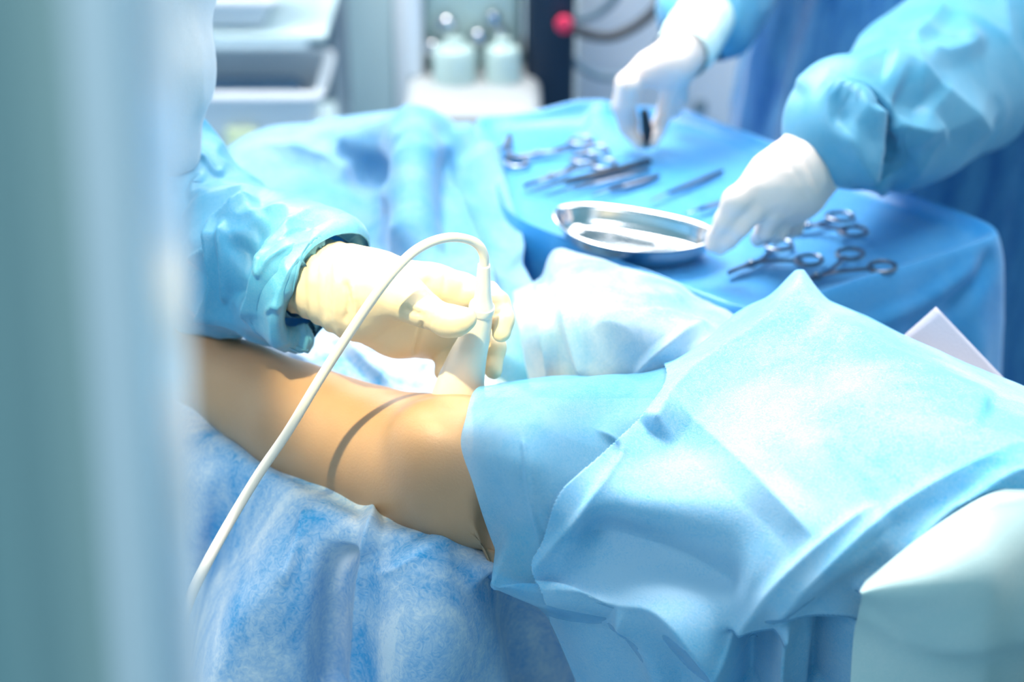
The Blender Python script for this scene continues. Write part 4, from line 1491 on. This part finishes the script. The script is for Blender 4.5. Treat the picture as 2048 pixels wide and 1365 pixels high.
# knit cuffs
V, F = ring_tube([(1612, 330, 1.02, 68, 0.036, 0.1), (1626, 316, 1.025, 74, 0.040, 0.1), (1650, 300, 1.03, 77, 0.042, 0.1), (1700, 268, 1.045, 76, 0.042, 0.1)], 80, 40, wrinkle=[('ridge', (60, 20, 20), 0.001, 3)])
k = mesh_obj('knit_cuff', V, F, M['cuff_knit'], e)
V, F = ring_tube([(1364, 108, 1.026, 54, 0.034, 0.0), (1376, 90, 1.03, 60, 0.038, 0.0), (1394, 60, 1.04, 60, 0.038, 0.0), (1412, 30, 1.05, 58, 0.038)], 80, 30, wrinkle=[('ridge', (60, 20, 20), 0.001, 4)])
k = mesh_obj('knit_cuff', V, F, M['cuff_knit'], e)

# sleeves
rings = [(1700, 285, 1.700, 66, 0.050, -0.2), (1676, 268, 1.695, 92, 0.056, -0.4), (1692, 258, 1.715, 114, 0.062, -0.35), (1735, 254, 1.75, 130, 0.068, -0.2),
         (1790, 232, 1.81, 150, 0.072, 0.1), (1850, 185, 1.89, 165, 0.075, 0.05), (1930, 120, 2.01, 168, 0.08), (2030, 60, 2.08, 165, 0.085), (2180, -20, 2.18, 160, 0.085), (2330, -120, 2.24, 140, 0.08)]
V, F = ring_tube(rings, 200, 260, folds=[
    ('t', [(1650, 175), (1710, 205), (1725, 232), (1800, 250), (1850, 262), (1885, 248)], 46, 0.012, 0.08),
    ('t', [(1770, 125), (1830, 150), (1900, 205), (1970, 268)], 60, 0.013, 0.06),
    ('t', [(1600, 190), (1650, 150), (1720, 140), (1780, 110)], 30, 0.006, 0.1),
    ('t', [(1830, 110), (1880, 118), (1940, 92), (1900, 78)], 34, 0.008, 0.2),
    ('t', [(1890, 10), (1850, 60), (1810, 105)], 34, 0.010, 0.2),
    ('r', [(1780, 190), (1830, 205), (1860, 225)], 40, -0.012, 0.3),
    ('r', [(1660, 215), (1680, 225), (1700, 240)], 24, -0.010, 0.3),
    ('t', [(1690, 260), (1720, 320), (1775, 390)], 34, 0.010, 0.1),
    ('r', [(1750, 300), (1790, 320), (1840, 320)], 40, -0.010, 0.3),
], wrinkle=[('ridge', (7, 7, 6), 0.007, 88)])
sv = mesh_obj('sleeve', V, F, M['gown'], e)
mm = sv.modifiers.new('t', 'SOLIDIFY'); mm.thickness = 0.0008
sv['label'] = 'baggy light blue sleeve'
rings = [(1385, 78, 2.12, 62, 0.045), (1398, 55, 2.13, 84, 0.055), (1420, 20, 2.15, 98, 0.06), (1450, -40, 2.19, 100, 0.065), (1500, -140, 2.25, 100, 0.07), (1560, -260, 2.31, 95, 0.07)]
V, F = ring_tube(rings, 140, 140, wrinkle=[('ridge', (12, 12, 10), 0.007, 89)])
sv = mesh_obj('sleeve', V, F, M['gown'], e)
mm = sv.modifiers.new('t', 'SOLIDIFY'); mm.thickness = 0.0008
sv['label'] = 'light blue sleeve'

# body and gown
r_el, r_wr = P(2150, -30, Y=2.16), P(1640, 305, z=1.03)
l_el, l_wr = P(1540, -240, Y=2.30), P(1385, 75, z=1.035)
bodyg = [
    (0.06, wchain([(ax, ay, 0.98, 0.12), (ax, ay, 1.15, 0.12), (ax - 0.01, ay - 0.02, 1.35, 0.13)]), 0.05),
    (0.05, wchain([(ax - 0.16, ay + 0.02, 1.42, 0.055), (ax + 0.16, ay - 0.03, 1.42, 0.055)]), 0.06),
    (0.03, wchain([(ax, ay - 0.02, 1.42, 0.055), (ax - 0.01, ay - 0.05, 1.54, 0.05)]), 0.04),
    (0.03, [('e', np.array([ax - 0.02, ay - 0.07, 1.64]), np.array([0.076, 0.096, 0.113]), np.eye(3))], 0.02),
    (0.012, [('e', np.array([ax - 0.03, ay - 0.17, 1.62]), np.array([0.012, 0.02, 0.02]), np.eye(3))], 0.012),
    (0.03, wchain([(ax - 0.09, ay, 0.95, 0.085), (ax - 0.1, ay, 0.5, 0.058), (ax - 0.1, ay + 0.01, 0.09, 0.036)]), 0.04),
    (0.03, wchain([(ax + 0.09, ay, 0.95, 0.085), (ax + 0.1, ay, 0.5, 0.058), (ax + 0.1, ay + 0.01, 0.09, 0.036)]), 0.04),
    (0.02, wchain([(ax - 0.1, ay + 0.02, 0.04, 0.034), (ax - 0.1, ay - 0.13, 0.032, 0.03)]), 0.02),
    (0.02, wchain([(ax + 0.1, ay + 0.02, 0.04, 0.034), (ax + 0.1, ay - 0.13, 0.032, 0.03)]), 0.02),
    (0.03, wchain([(ax + 0.17, ay - 0.03, 1.42, 0.05), (r_el[0], r_el[1], r_el[2], 0.038), (*P(1790, 225, Y=1.81), 0.03), (r_wr[0], r_wr[1], r_wr[2], 0.022)]), 0.04),
    (0.03, wchain([(ax - 0.17, ay, 1.42, 0.05), (l_el[0], l_el[1], l_el[2], 0.038), (*P(1450, -40, Y=2.19), 0.03), (l_wr[0], l_wr[1], l_wr[2], 0.018)]), 0.04),
]
V, F = surface_nets(bodyg, 0.011)
b = mesh_obj('body', V, F, M['skin'], e)
sm = b.modifiers.new('smooth', 'SMOOTH'); sm.iterations = 4
gownb = [
    (0.08, wchain([(ax - 0.02, ay, 0.35, 0.25), (ax - 0.01, ay, 0.85, 0.215), (ax, ay, 1.10, 0.19), (ax, ay - 0.01, 1.38, 0.15)]), 0.05),
    (0.08, wchain([(ax - 0.13, ay + 0.02, 0.35, 0.17), (ax - 0.12, ay + 0.02, 0.95, 0.145)]), 0.08),
    (0.08, wchain([(ax + 0.13, ay - 0.02, 0.35, 0.17), (ax + 0.12, ay - 0.02, 0.95, 0.145)]), 0.08),
    (0.05, wchain([(ax - 0.16, ay + 0.02, 1.43, 0.075), (ax + 0.16, ay - 0.03, 1.43, 0.075)]), 0.08),
    (0.03, wchain([(ax + 0.17, ay - 0.03, 1.42, 0.07), (r_el[0], r_el[1], r_el[2], 0.065)]), 0.05),
    (0.03, wchain([(ax - 0.17, ay, 1.42, 0.07), (l_el[0], l_el[1], l_el[2], 0.055)]), 0.05),
]
V, F = sdf_mesh(gownb, 0.0095, wrinkle=[('ridge', (11, 11, 1.2), 0.011, 83), ('ridge', (22, 22, 3), 0.004, 84), ('n', (14, 14, 9), 0.003, 85)])
gw = mesh_obj('gown', V, F, M['gown_dark'], e)
gw['label'] = 'blue surgical gown with vertical creases'

# instrument pinched in the hand
a, b = P(1288, 222, z=0.965), P(1294, 296, z=0.912)
m = MB(); m.tube([a, (a + b) / 2 + np.array([0.002, 0, 0]), b], [0.005, 0.0075, 0.003], 12)
o = m.build('needle_holder', M['black'])
tag(o, 'black-handled needle holder pinched between finger and thumb over the table', 'needle holder')
